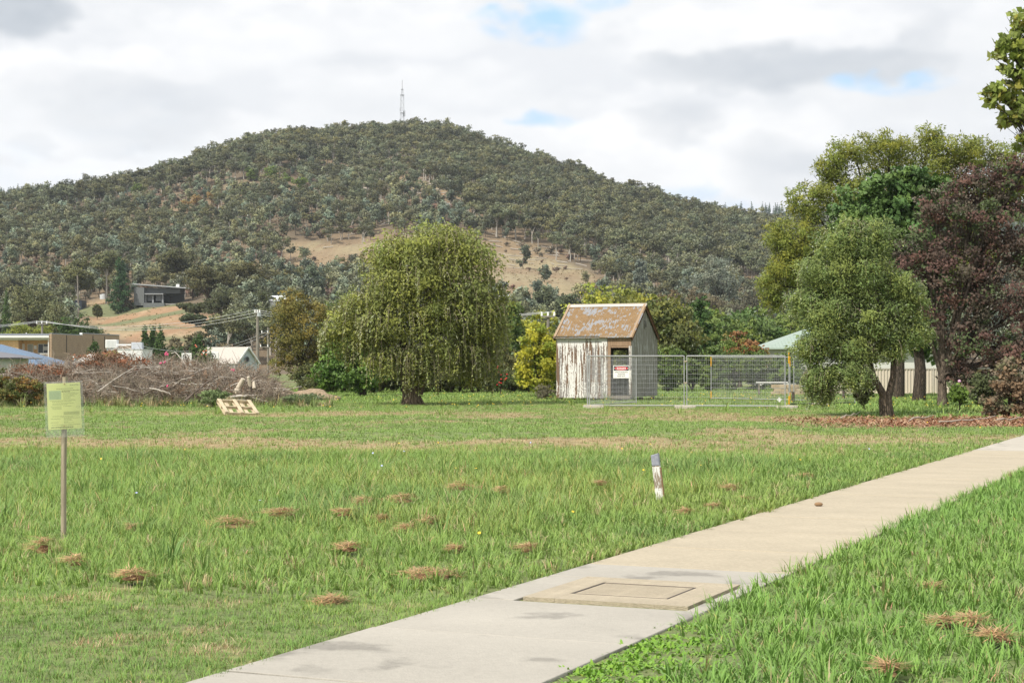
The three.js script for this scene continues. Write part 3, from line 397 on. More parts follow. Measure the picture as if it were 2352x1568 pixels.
{ // back row between the lot and the town
  const Y = [0.25, 0.27, 0.05], G = [0.135, 0.185, 0.05], O = [0.12, 0.135, 0.045], rows = [
    ['yellow_green_tree', 'yellow-green broadleaf tree behind the power pole left of the shed', 1215, 706, 135, 160, Y], ['broadleaf_tree', 'mid green tree showing between the weeping tree and the power pole', 1163, 688, 80, 150, G], ['yellow_green_tree', 'yellow-green tree rising behind the left half of the shed roof', 1375, 648, 150, 182, Y], ['yellow_green_tree', 'yellowing tree rising behind the shed gable', 1490, 652, 165, 190, [0.235, 0.235, 0.045]], ['broadleaf_tree', 'dull green tree directly behind the shed ridge', 1440, 664, 110, 150, [0.165, 0.185, 0.06]],
    ['broadleaf_tree', 'olive tree to the right of the shed, above the fence', 1545, 700, 150, 112, O], ['broadleaf_tree', 'green garden tree beside the ivy column', 1650, 700, 130, 165, G], ['broadleaf_tree', 'green garden tree left of the pale green roof', 1730, 696, 150, 175, [0.12, 0.175, 0.055]], ['broadleaf_tree', 'green garden tree behind the pale green roof', 1815, 712, 140, 180, G], ['broadleaf_tree', 'shadowy green tree behind the back row', 1590, 690, 150, 205, [0.15, 0.175, 0.06]], ['broadleaf_tree', 'olive tree low behind the weeping tree', 1290, 735, 110, 150, [0.14, 0.17, 0.04]], ['broadleaf_tree', 'green tree behind the garden at the pale green roof', 1890, 700, 150, 190, G]];
  rows.forEach(([nm, label, c, r, w, d, tone], k) => { const h = up(r - 8, d), wd = w / F * d * 1.3; tree(nm, label, 'tree', stand(c, d), { seed: 600 + k * 3, h, w: wd, y0: 0, count: 18, size: 0.42, r: wd * 0.03, n: 11500, leaf: [0.24 * d / 130, 0.08 * d / 130], sub: 20, tight: 0.36, m: leafMat(tone, 0.35), tones: [[1, 1, 1], [1.18, 1.1, 0.85], [0.85, 0.95, 0.95]], out: 0.4 }); });
  tree('ivy_column', 'narrow dark ivy-covered trunk rising between garden trees', 'tree', stand(1612, 122), { seed: 66, h: up(704, 122), w: 1.7, y0: 0.3, r: 0.12, clumps: Array.from({ length: 7 }, (_, k) => [0.1 * Math.sin(k * 2), 0.8 + k * 0.85, 0, 0.75, 0.7, 0.75]), n: 5200, leaf: [0.15, 0.05], sub: 16, m: leafMat([0.055, 0.105, 0.03], 0.25) });
  tree('russet_bush', 'russet red-brown bush above the green hedge behind the fence', 'shrub', stand(1700, 116), { seed: 67, h: up(754, 116), w: 4.4, y0: 0.6, count: 9, n: 6500, leaf: [0.16, 0.045], sub: 18, m: leafMat([0.235, 0.125, 0.055], 0.3), tones: [[1, 1, 1], [0.8, 1.3, 0.8], [1.1, 0.95, 0.9]] });
  [[1535, 101, 790, 3.0], [1590, 104, 800, 2.6], [1635, 103, 798, 2.6], [1690, 106, 778, 3.4], [1740, 107, 790, 2.8], [1785, 110, 800, 2.6], [1830, 106, 815, 2.4]].forEach(([c, d, r, w], k) => tree('green_hedge_shrub', 'mid green shrub in the garden hedge seen through the wire fence', 'shrub', stand(c, d), { seed: 700 + k, h: up(r, d), w, y0: -0.1, count: 12, r: 0.05, n: 7000, leaf: [0.14, 0.036], sub: 18, m: leafMat([0.105, 0.15, 0.04], 0.3), tones: [[1, 1, 1], [1.2, 1.15, 0.9], [0.85, 0.95, 0.9]] }, 'garden hedge behind the wire fence'));
}
{ // right-hand grove
  let d = 84; tree('sheoak', 'tall feathery yellow-green tree, highest of the right-hand grove', 'tree', stand(2060, d), { seed: 81, h: 13.5, w: 13, y0: 4, r: 0.3, bark: DARKBARK, n: 120000, leaf: [0.17, 0.018], sub: 60, tight: 0.32, flat: 0.95, droop: 0.25, twigs: 6, twigR: 0.02, clumps: cl(2060, 912, d, [[2140, 312, 34, 28], [1965, 350, 62, 45], [2045, 345, 60, 45], [2245, 350, 60, 42], [1910, 385, 42, 50], [2310, 365, 48, 40], [2130, 385, 95, 65, -1], [1850, 465, 50, 50], [1930, 450, 70, 65], [1795, 545, 38, 48], [1850, 550, 62, 60], [1772, 650, 34, 42], [1805, 610, 46, 55], [2050, 450, 100, 80, -1.5], [2220, 440, 100, 80, -1.5], [1880, 630, 70, 70, -1.5], [2180, 345, 55, 40], [1775, 690, 30, 30], [2340, 430, 70, 70, -1], [2000, 560, 110, 90, -2], [2200, 560, 110, 100, -2]]), tones: [[1, 1, 1], [1.12, 1.02, 0.8], [0.88, 0.96, 0.9]], m: leafMat([0.20, 0.225, 0.05], 0.4) });
  d = 75; tree('ivy_tree', 'deep green large-leaved tree in the middle of the right-hand grove', 'tree', stand(2110, d), { seed: 82, h: 10, w: 6, y0: 3, r: 0.25, bark: DARKBARK, n: 24000, leaf: [0.19, 0.062], sub: 34, tight: 0.32, clumps: cl(2110, 922, d, [[2095, 415, 48], [2010, 455, 70], [1945, 495, 50], [2070, 490, 70], [2150, 455, 55], [1985, 530, 70], [2100, 560, 80], [2060, 640, 70, 70, -0.6], [2130, 760, 60, 60], [2110, 680, 60]]), tones: [[1, 1, 1], [1.25, 1.2, 1], [0.8, 0.9, 0.9]], m: leafMat([0.10, 0.165, 0.05], 0.35, { roughness: 0.6 }) });
  d = 54; const o = { seed: 83, n: 75000, leaf: [0.115, 0.014], sub: 60, tight: 0.4, flat: 1, droop: 0.35, tones: [[1, 1, 1], [1.15, 1.08, 0.9], [0.85, 0.93, 0.9]], clumps: cl(2035, 955, d, [[1940, 560, 62], [2010, 545, 52], [1885, 625, 58], [1970, 630, 80], [1850, 690, 38], [1905, 730, 78], [2005, 735, 70], [1865, 800, 45], [1955, 810, 62], [2070, 660, 48], [2045, 790, 45], [1905, 865, 36, 40], [1960, 860, 34, 36, 0.5], [1872, 872, 26, 40], [1890, 900, 20, 30], [2090, 700, 44], [1960, 520, 30], [2100, 760, 40]]) }, R = rng(5);
  const t = thing('bottlebrush_tree', 'feathery light green tree with forked trunk at the edge of the mulch', 'tree', stand(2035, d)), wood = new Mesher(), twigs = new Mesher(), m = foliage(o); strands(m, twigs, { ...o, per: 34, len: 0.6, leaf: [0.09, 0.015], bare: 0.12, twig: 0.4 });
  trunkTube(wood, [[0.02, -0.15, 0], [0.02, 0.05, 0], [0, 0.5, 0], [0, 0.8, 0]], [0.28, 0.23, 0.21, 0.16], 12, 0.08);
  for (const [pts, r] of [[[[-0.02, 0.55, 0.03], [-0.42, 1.3, 0.05], [-0.62, 2.1, 0], [-0.9, 3.2, 0], [-1.3, 4.4, 0]], 0.13], [[[0.06, 0.55, -0.02], [0.24, 1.3, 0], [0.26, 2.2, 0], [0.22, 3.4, 0], [0, 4.8, 0]], 0.12]]) trunkTube(wood, pts, pts.map((_, k) => r * (1 - 0.15 * k)), 9, 0.08);
  limbs(wood, [0, 2.8, 0], o.clumps, 0.05, R, 3, 0.01); part('trunk', wood.geo(), bark([0.2, 0.16, 0.125]), t); part('hanging_twigs', twigs.geo(), TWIG, t); part('crown', m.geo(), leafMat([0.195, 0.25, 0.085], 0.42), t);
  d = 66; tree('purple_plum_tree', 'purple-leaved plum tree with pale twigs at the right of the grove', 'tree', stand(2165, d), { seed: 84, h: 9.5, w: 7, y0: 1.6, fork: 1.0, r: 0.19, n: 42000, leaf: [0.12, 0.032], sub: 44, tight: 0.27, twigs: 30, twigR: 0.012, bark: bark([0.27, 0.22, 0.18]), clumps: cl(2165, 934, d, [[2240, 425, 62], [2310, 405, 60], [2160, 470, 62], [2250, 520, 100], [2130, 575, 80], [2330, 540, 90], [2080, 625, 45], [2195, 650, 100], [2320, 690, 100], [2110, 730, 60], [2235, 780, 80], [2330, 820, 70], [2420, 480, 90], [2440, 640, 100], [2420, 800, 80], [2200, 860, 45], [2290, 880, 50], [2370, 360, 50]]), tones: [[1, 1, 1], [1.2, 0.95, 0.95], [0.85, 1.0, 0.9], [1.1, 0.9, 0.95], [0.8, 1.5, 0.8]], m: leafMat([0.112, 0.08, 0.064], 0.3) });
  d = 51; tree('grey_shrub', 'greyish brown-leaved shrub at the end of the mulch strip', 'shrub', stand(2318, d), { seed: 85, h: 2, w: 1.8, y0: 0.1, r: 0.05, n: 5200, leaf: [0.1, 0.03], sub: 22, clumps: cl(2318, 962, d, [[2310, 880, 42], [2290, 925, 34], [2340, 920, 45], [2325, 845, 30], [2370, 880, 50], [2275, 945, 18]]), tones: [[1, 1, 1], [1.15, 1, 0.9], [0.8, 1, 0.8]], m: leafMat([0.175, 0.14, 0.095], 0.3) });
  tree('dark_undergrowth', 'dark leafy bush under the purple plum beside the grey shrub', 'shrub', stand(2262, 58), { seed: 86, h: 1.8, w: 1.5, y0: 0.1, count: 7, r: 0.05, n: 2600, leaf: [0.11, 0.034], sub: 16, m: leafMat([0.07, 0.085, 0.035], 0.3) });
  tree('dark_undergrowth', 'dark leafy bush behind the forked trunk of the feathery tree', 'shrub', stand(1985, 60), { seed: 87, h: 1.7, w: 1.3, y0: 0.1, count: 7, r: 0.05, n: 2600, leaf: [0.1, 0.03], sub: 16, m: leafMat([0.07, 0.08, 0.03], 0.3) });
  const pk = tree('pink_flower_shrub', 'small leafy green shrub with one pink bloom under the plum tree', 'shrub', stand(2205, 60), { seed: 88, h: 1.15, w: 0.9, y0: 0.05, count: 6, r: 0.03, n: 900, leaf: [0.13, 0.045], sub: 12, m: leafMat([0.13, 0.2, 0.04], 0.35) });
  part('bloom', new THREE.IcosahedronGeometry(0.06, 1), mat([0.6, 0.35, 0.5], 0.6), pk, [-0.1, 1.05, 0.35]);
  d = 46; tree('plane_tree', 'broad-leaved tree reaching in from beside the footpath with lobed green leaves', 'tree', stand(2520, d), { seed: 89, h: 12, w: 7, y0: 5.5, fork: 4.5, r: 0.24, n: 12000, leaf: [0.19, 0.055], sub: 30, tight: 0.24, twigs: 12, twigR: 0.012, clumps: cl(2520, 975, d, [[2318, 110, 40], [2350, 50, 38], [2300, 215, 42], [2345, 165, 40], [2400, 110, 70], [2330, 265, 34], [2385, 240, 60], [2470, 60, 90], [2480, 200, 100], [2350, 322, 20], [2560, 130, 110], [2560, 270, 100], [2640, 200, 90], [2480, 330, 80]]), tones: [[1, 1, 1], [1.25, 1.15, 0.9], [0.8, 0.85, 0.7], [1.1, 0.85, 0.7]], m: leafMat([0.20, 0.245, 0.06], 0.4) });
}
{ // trees among the houses and on the foot of the hill, left
  const hy = (x, z) => Math.max(0, hillY(x, z)), gum = [0.15, 0.16, 0.08], L = [
    ['gum_tree', 'broad grey-olive gum tree beside the navy shed', 78, 612, 150, 330, gum, 0.2], ['gum_tree', 'grey-olive gum covering the left of the navy shed', 120, 668, 90, 318, gum, 0.1], ['broadleaf_tree', 'yellow-green tree behind the brick building', 55, 722, 140, 275, [0.2, 0.23, 0.045], 0.1], ['broadleaf_tree', 'dark green tree below the navy shed', 178, 700, 120, 280, [0.06, 0.1, 0.03], 0.1], ['broadleaf_tree', 'mid green tree behind the brick parapet', 120, 745, 90, 272, [0.11, 0.17, 0.04], 0.1],
    ['gum_tree', 'gum with twin white trunks above the water tank', 243, 565, 78, 545, gum, 0.5], ['gum_tree', 'olive gum on the slope left of the white-trunked gum', 175, 580, 90, 540, [0.12, 0.125, 0.05], 0.25], ['gum_tree', 'tall gum behind the grey house', 405, 560, 110, 565, [0.1, 0.103, 0.048], 0.3], ['gum_tree', 'big olive gum right of the grey house', 480, 592, 150, 470, [0.09, 0.088, 0.038], 0.2], ['gum_tree', 'big olive gum above the power pole', 560, 583, 120, 480, [0.095, 0.09, 0.036], 0.2], ['gum_tree', 'dark gum half hidden behind the olive gums', 520, 645, 130, 440, [0.07, 0.08, 0.038], 0.05], ['gum_tree', 'dark gum at the foot of the bank', 450, 690, 80, 455, [0.085, 0.1, 0.045], 0.1], ['gum_tree', 'dark gum behind the power pole top', 590, 660, 110, 430, [0.07, 0.082, 0.038], 0.05], ['broadleaf_tree', 'dark green tree beside the power pole', 610, 700, 100, 400, [0.05, 0.085, 0.03], 0.05], ['broadleaf_tree', 'green shrub on the bank beside the dark gums', 540, 745, 90, 390, [0.06, 0.1, 0.035], 0.02], ['broadleaf_tree', 'dark bush below the big olive gum', 450, 715, 80, 430, [0.07, 0.09, 0.04], 0.02], ['broadleaf_tree', 'dark bush under the gum above the power pole', 500, 730, 90, 410, [0.06, 0.08, 0.035], 0.02], ['broadleaf_tree', 'small round bush beside the water tank', 222, 690, 20, 500, [0.12, 0.13, 0.05], 0.02], ['broadleaf_tree', 'dark round bush left of the grey house', 285, 680, 34, 520, [0.1, 0.085, 0.05], 0.02], ['broadleaf_tree', 'grey-green scrubby bush on the bare bank', 450, 755, 60, 340, [0.14, 0.13, 0.075], 0.02], ['broadleaf_tree', 'dry brownish bush low on the bare bank', 520, 775, 80, 330, [0.16, 0.135, 0.08], 0.02], ['broadleaf_tree', 'thin grey bush behind the cypress row', 400, 762, 50, 330, [0.16, 0.145, 0.09], 0.02],
    ['broadleaf_tree', 'green tree behind the olive bush', 770, 655, 110, 260, [0.12, 0.15, 0.045], 0.1], ['broadleaf_tree', 'soft green tree behind the left side of the weeping tree', 820, 640, 100, 300, [0.13, 0.155, 0.05], 0.1], ['gum_tree', 'small gum on the slope left of the weeping tree', 715, 600, 70, 480, [0.12, 0.15, 0.1], 0.15], ['gum_tree', 'grey-green gum low on the slope right of the weeping tree', 1250, 640, 70, 420, [0.11, 0.13, 0.075], 0.1], ['gum_tree', 'grey-green gum above the shed roof', 1310, 655, 80, 400, [0.1, 0.12, 0.065], 0.1], ['silver_wattle', 'large pale silvery wattle low on the right slope', 1665, 560, 150, 480, [0.17, 0.19, 0.15], 0.05], ['silver_wattle', 'small pale silvery wattle at the edge of the clearing', 1470, 585, 40, 520, [0.17, 0.2, 0.17], 0.05], ['broadleaf_tree', 'wide rusty scrub tree above the garden trees', 1540, 655, 110, 400, [0.17, 0.125, 0.06], 0.05], ['broadleaf_tree', 'low brownish tree above the garden trees', 1620, 650, 110, 420, [0.15, 0.125, 0.075], 0.05], ['broadleaf_tree', 'grey-brown tree right of the garden trees', 1720, 650, 120, 410, [0.12, 0.115, 0.08], 0.05]];
  L.forEach(([nm, label, c, r, w, d, tone, bare], k) => { const [x, z] = at(c, d), y = hy(x, z), h = up(r, d) - y, wd = w / F * d * 1.15, s = d / 400; tree(nm, label, 'tree', [x, y, z], { seed: 800 + k * 3, h, w: wd, y0: h * bare, count: 16, size: 0.36, r: wd * 0.022, n: 8000, leaf: [0.42 * s, 0.13 * s], sub: 16, tight: 0.36, droop: 0.15, m: leafMat(tone, 0.3), bark: /white/.test(label) ? PALEBARK : BARK, tones: GUM_TONES }); });
  const pn = at(275, 520); tree('dark_pine', 'dense dark green pine on the slope above the water tank', 'tree', [pn[0], hy(...pn), pn[1]], { seed: 870, h: up(538, 520) - hy(...pn), w: 8.4, y0: 0.6, r: 0.3, n: 6500, leaf: [0.55, 0.1], sub: 16, clumps: Array.from({ length: 12 }, (_, k) => { const t = k / 11; return [Math.sin(k * 2.4) * 2.2 * (1 - t), 2 + t * 13, Math.cos(k * 2.4) * 2.2 * (1 - t), 2.9 * (1 - t * 0.6), 2, 2.9 * (1 - t * 0.6)]; }), m: leafMat([0.042, 0.085, 0.032], 0.2) });
  [[332, 752, 17, 232, 'slender dark cypress, first of the row behind the brush pile'], [347, 757, 16, 234, 'slender dark cypress, second of the row behind the brush pile'], [353, 753, 13, 242, 'slender dark cypress half hidden within the row'], [367, 752, 20, 232, 'widest dark cypress at the end of the row'], [447, 776, 20, 225, 'dark cypress left of its taller twin by the beige roof'], [457, 770, 15, 228, 'taller dark cypress beside the oleander'], [216, 786, 24, 205, 'bushy conifer in front of the brick wall'], [205, 800, 11, 204, 'small narrow conifer beside the bushy one'], [12, 668, 14, 290, 'thin dark cypress beside the broad gum'], [395, 800, 22, 240, 'low rounded conifer right of the cypress row'], [412, 797, 26, 242, 'second low conifer right of the cypress row']].forEach(([c, r, w, d, label], k) => { const h = up(r, d), wd = w / F * d * 1.95; tree('cypress', label, 'tree', stand(c, d), { seed: 880 + k, h, w: wd, y0: 0.05, r: 0.07, clumps: Array.from({ length: 9 }, (_, j) => { const t = j / 8; return [0, h * (0.08 + 0.84 * t), 0, wd * 0.5 * (1 - 0.72 * t * t), h * 0.14, wd * 0.5 * (1 - 0.72 * t * t)]; }), n: 3800, leaf: [0.22, 0.07], sub: 26, tight: 0.4, m: leafMat([0.06, 0.1, 0.03], 0.25) }); });
  tree('yellow_bush', 'yellow flowering bush in front of the white boxed building', 'shrub', stand(252, 200), { seed: 895, h: up(799, 200), w: 3, y0: 0.2, count: 7, n: 2600, leaf: [0.2, 0.06], sub: 14, m: leafMat([0.30, 0.29, 0.05], 0.35) });
}

// ---------- grass ----------
const CLIPPINGS = [[540, 1224, 100, 'long ridge of dry clippings lying crosswise in the long grass'], [648, 1207, 76, 'tan ridge of clippings behind the longest ridge'], [925, 1168, 70], [1060, 1140, 62], [838, 1174, 36], [790, 1207, 42], [880, 1211, 30], [935, 1232, 36], [990, 1214, 30], [1155, 1146, 26], [102, 1286, 46, 'round ball of dry grass near the foot of the notice stake'], [312, 1236, 20], [985, 1328, 130, 'broad low heap of clippings beside the grey slabs'], [765, 1382, 66, 'flat pale clump of clippings where the mown grass begins'], [310, 1358, 70, 'dark brown clump of clippings at the edge of the mown grass'], [1050, 1277, 18], [1215, 1270, 36], [805, 1286, 44], [1640, 1170, 26], [1575, 1185, 24], [1712, 1154, 24], [2165, 1430, 44], [2228, 1441, 50], [2292, 1482, 62], [2142, 1350, 14], [175, 1324, 30], [1380, 1132, 22], [1850, 1100, 30], [1680, 1128, 40], [2045, 1560, 34]];
const CLUMPS = CLIPPINGS.map(([c, r, w]) => { const d = deep(r), [x, z] = at(c, d); return [x, z, w / F * d * 0.45]; });
function tuft(seed, n, hgt, wid, spread, bend, tip = 1) {
  const R = rng(seed), m = new Mesher();
  for (let k = 0; k < n; k++) {
    const a = R() * 6.2832, r = Math.sqrt(R()) * spread, x0 = Math.cos(a) * r, z0 = Math.sin(a) * r, b = a + (R() - 0.5) * 1.6, L = hgt * (0.5 + 0.65 * R()), lean = bend * (0.25 + 1.1 * R()), w = wid * (0.6 + 0.7 * R()), dx = Math.cos(b), dz = Math.sin(b), t = 0.8 + 0.4 * R(), dryTip = R() < 0.08;
    let x = x0, y = -0.02, z = z0, ang = 1.5 - lean * 0.25; const S = 4; let prev = null;
    for (let j = 0; j <= S; j++) {
      const ww = w * (j === S ? 0.02 : 1 - 0.22 * j), sx = -dz * ww, sz = dx * ww, ny = Math.cos(ang) * 0.6 + 0.6, nn = Math.sin(ang), q = dryTip && j > 1 ? [1.9, 1.15, 1.5] : [1, 1, 1]; m.tint = [t * q[0], t * q[1], t * q[2]];
      const l = Math.hypot(nn, ny) || 1, u = m.v(x + sx, y, z + sz, -dx * nn / l, ny / l, -dz * nn / l), v = m.v(x - sx, y, z - sz, -dx * nn / l, ny / l, -dz * nn / l);
      if (prev) m.quad(prev[0], u, v, prev[1]); prev = [u, v];
      x += dx * Math.cos(ang) * L / S; z += dz * Math.cos(ang) * L / S; y += Math.sin(ang) * L / S; ang -= lean * (0.35 + 0.12 * j);
    }
  }
  return m.geo();
}
{
  const R = rng(2024), M = new THREE.Matrix4(), E = new THREE.Euler(), Q = new THREE.Quaternion(), V = 5, blade = leafMat([1, 1, 1], 0.3, { roughness: 0.75, specularIntensity: 0.5 });
  const kinds = { lush: [12, 0.235, 0.0054, 0.05, 0.95], verge: [12, 0.125, 0.0056, 0.045, 1.0], mown: [13, 0.062, 0.003, 0.045, 0.85], mid: [11, 0.095, 0.0075, 0.06, 1.0], far: [9, 0.16, 0.017, 0.12, 0.9], straw: [12, 0.085, 0.005, 0.08, 1.5], tussock: [26, 0.4, 0.0075, 0.09, 0.8], clover: [12, 0.055, 0.013, 0.06, 1.5] };
  const store = {}; for (const k in kinds) store[k] = Array.from({ length: V }, () => ({ m: [], c: [] }));
  const plant = (kind, x, z, s, c) => { const e = store[kind][Math.floor(R() * V)]; E.set((R() - 0.5) * 0.25, R() * 6.28, (R() - 0.5) * 0.25); M.compose(new THREE.Vector3(x, groundY(x, z), z), Q.setFromEuler(E), new THREE.Vector3(s, s * (0.8 + 0.4 * R()), s)); e.m.push(...M.elements); e.c.push(...c); };
  const tone = (q, r) => { let c = lerp3([0.21, 0.335, 0.085], [0.285, 0.405, 0.10], r); c = lerp3(c, [0.18, 0.30, 0.085], step(0.55, 0.68, q.a) * 0.6); c = lerp3(c, [0.31, 0.39, 0.10], step(0.52, 0.68, q.c) * 0.5); return c; };
  const straw = (r) => lerp3([0.42, 0.33, 0.18], [0.55, 0.46, 0.28], r);
  const scatter = (d0, d1, per, f) => { const n = 0.37 * (d1 * d1 - d0 * d0) * per; for (let k = 0; k < n; k++) { const d = Math.sqrt(mix(d0 * d0, d1 * d1, R())), b = (R() * 2 - 1) * 0.37, x = b * d, z = -d, q = zone(x, z); if (q.edge < 0.01 + (fbm2(x * 5, z * 5, 2) - 0.55) * 0.22 && q.s < 72) continue; if (d < 24 && CLUMPS.some(([a, b, w]) => Math.abs(x - a) < w && Math.abs(z - b - 0.06) < 0.16)) continue; f(x, z, q); } };
  scatter(6.5, 13, 420, (x, z, q) => { if (!q.left || q.mown < 0.3 + 0.4 * R()) return; const dry = R() < q.dry * 0.6; plant('mown', x, z, 0.8 + 0.5 * R(), dry ? straw(R()) : lerp3(tone(q, R()), [0.20, 0.35, 0.08], 0.4)); });
  scatter(6.5, 34, 125, (x, z, q) => {
    if (!q.left || R() < q.mown * 1.6 || R() < q.dry) return; const nearEdge = q.edge < 1.5 + (q.a - 0.5) * 2; if (q.d > 31 && R() > 0.4) return;
    plant(nearEdge ? 'verge' : 'lush', x, z, ((nearEdge ? 0.85 : 0.62) + 0.55 * R() + (q.a - 0.5) * 0.5) * mix(0.62, 1, step(13.5, 19, q.d + (q.c - 0.5) * 6)) * mix(0.75, 1, step(31, 28, q.d)), R() < 0.035 ? straw(R()) : tone(q, R()));
  });
  scatter(10.8, 20, 90, (x, z, q) => { if (!q.left || R() < q.mown * 1.4 || R() < q.dry || q.edge < 0.05) return; plant('verge', x, z, 0.7 + 0.6 * R(), R() < 0.05 ? straw(R()) : tone(q, R())); });
  scatter(6.5, 40, 120, (x, z, q) => { if (q.left) return; const cl = step(0.5, 0.62, q.a) * step(0.9, 0.35, q.edge) * step(13, 10.5, q.d); if (R() < cl) { for (let k = 0; k < 4; k++) plant('clover', x + (R() - 0.5) * 0.12, z + (R() - 0.5) * 0.12, 0.8 + 0.5 * R(), lerp3([0.17, 0.34, 0.04], [0.25, 0.42, 0.06], R())); return; } plant('verge', x, z, 0.85 + 0.6 * R() + (q.a - 0.5) * 0.4, R() < 0.03 ? straw(R()) : lerp3(tone(q, R()), [0.18, 0.355, 0.075], 0.5)); });
  scatter(28, 76, 42, (x, z, q) => { if (q.left && q.d < 31 && q.dry < 0.3) return; const r = R(); if (r < q.mulch * 0.93) return; const dry = R() < q.dry * 0.9; plant(dry ? 'straw' : 'mid', x, z, 0.75 + 0.7 * R(), dry ? straw(R()) : lerp3(tone(q, R()), [0.26, 0.37, 0.105], 0.5)); });
  scatter(72, 120, 11, (x, z, q) => plant('far', x, z, 0.6 + 0.7 * R() + step(92, 100, q.d) * 0.4, R() < q.dry * 0.5 ? straw(R()) : lerp3(tone(q, R()), [0.23, 0.33, 0.07], 0.4)));
  scatter(50, 76, 4, (x, z, q) => { if (x < 11 || q.mulch > 0.2) return; plant('far', x, z, 1 + 0.9 * R(), tone(q, R())); });                       // long grass under the grove
  scatter(6.5, 33, 0.5, (x, z, q) => { if (!q.left || q.mown > 0.4 || q.edge < 2 || q.dry > 0.3) return; plant('tussock', x, z, 0.55 + 0.45 * R(), lerp3(tone(q, R()), [0.12, 0.22, 0.08], 0.5)); });
  scatter(55, 76, 0.1, (x, z, q) => { if (q.mulch > 0.2) return; plant('tussock', x, z, 0.8 + 0.6 * R(), tone(q, R())); });
  for (let k = 0; k < 900; k++) { const c = mix(-60, 760, R()), d = 67.3 - 3.4 * R() * R(), [x, z] = at(c, d); plant(R() < 0.6 ? 'far' : 'tussock', x, z, 0.7 + 0.9 * R(), R() < 0.3 ? straw(R()) : lerp3([0.19, 0.25, 0.10], [0.25, 0.32, 0.10], R())); }
  const say = { lush: ['long_grass', 'long green grass of the vacant lot'], verge: ['verge_grass', 'bright green grass along the footpath'], mown: ['mown_grass', 'short mown grass at the left of the footpath'], mid: ['lawn_grass', 'short green grass across the middle of the lot'], far: ['back_grass', 'grass at the back of the lot under the trees'], straw: ['dry_grass', 'dry straw-coloured grass in the worn strip'], tussock: ['grass_tussocks', 'darker taller tussocks in the long grass'], clover: ['clover_patch', 'low clover at the edge of the footpath'] };
  for (const k in kinds) store[k].forEach((e, v) => { if (e.m.length) swarm(say[k][0], tuft(300 + v + k.length * 20, ...kinds[k]), blade, e.m, e.c, say[k][1], 'grass'); });

  { // dry tussocks on the open parts of the hill
    const mm = [], cc = []; for (let k = 0; k < 26000; k++) { const b = (R() * 2 - 1) * 0.32, d = mix(330, 900, Math.sqrt(R())), x = b * d, z = -d, y = hillY(x, z), [c0, r0] = seenAt(x, y, z), q = hillCover(c0, r0, x, z), o = Math.max(q.open, q.dirt); if (R() > o || fbm2(x * 0.08, z * 0.08, 3) < 0.42) continue; const s = 2.2 + 3.4 * R() * R(); M.compose(new THREE.Vector3(x, y - 0.03, z), Q.setFromEuler(E.set(0, R() * 6, 0)), new THREE.Vector3(s * 1.6, s, s * 1.6)); mm.push(...M.elements); cc.push(...(q.dirt > q.open && R() < 0.6 ? lerp3([0.16, 0.2, 0.08], [0.25, 0.25, 0.11], R()) : lerp3([0.34, 0.27, 0.15], [0.24, 0.2, 0.12], R()))); }
    swarm('slope_tussocks', tuft(77, ...kinds.far), blade, mm, cc, 'dry tussocks on the open slopes of the hill', 'grass');
  }
  // wildflowers
  const disc = new THREE.CircleGeometry(0.015, 7).rotateX(-Math.PI / 2), fl = { y: [[], mat([0.75, 0.5, 0.03], 0.6), 'yellow_wildflowers', 'scattered small yellow wildflowers in the grass'], b: [[], mat([0.45, 0.5, 0.8], 0.6), 'blue_wildflowers', 'scattered pale blue chicory flowers in the long grass'] };
  const flower = (k, x, z, h, s) => { M.compose(new THREE.Vector3(x, groundY(x, z) + h, z), Q.setFromEuler(E.set(R() * 0.7, R() * 6, R() * 0.5)), new THREE.Vector3(s, s, s)); fl[k][0].push(...M.elements); };
  scatter(8, 30, 0.16, (x, z, q) => { if (q.left && q.mown < 0.3) flower(R() < 0.6 ? 'y' : 'b', x, z, 0.2 + 0.08 * R(), 1); });
  scatter(58, 90, 0.5, (x, z, q) => { if (q.left && q.c > 0.45) flower('y', x, z, 0.15 + 0.1 * R(), 1.4); });
  scatter(38, 48, 0.25, (x, z) => { if (x > 8) flower('y', x, z, 0.16, 1.1); });
  for (const k in fl) swarm(fl[k][2], disc, fl[k][1], fl[k][0], null, fl[k][3], 'flowers');
  // mulch chips and litter under the grove
  const chip = new Mesher(); chip.leaf(0, 0, 0, 1, 0.1, 0, 0, 0.05, 1, 0.16, 0.016, 0, 1, 0); const cm = [], cc = [];
  for (let k = 0; k < 26000; k++) { const x = mix(5, 20, R()), z = -mix(41, 56, R()), q = zone(x, z); if (R() > q.mulch * 1.1) continue; M.compose(new THREE.Vector3(x, groundY(x, z) + 0.012 + R() * 0.03, z), Q.setFromEuler(E.set((R() - 0.5) * 0.8, R() * 6.28, (R() - 0.5) * 0.8)), new THREE.Vector3(0.5 + R(), 1, 0.6 + R())); cm.push(...M.elements); cc.push(...lerp3([0.25, 0.11, 0.06], [0.42, 0.3, 0.2], Math.pow(R(), 1.8))); }
  swarm('bark_mulch', chip.geo(), leafMat([1, 1, 1], 0, { vertexColors: false }), cm, cc, 'reddish bark mulch and leaf litter below the grove', 'mulch');
}
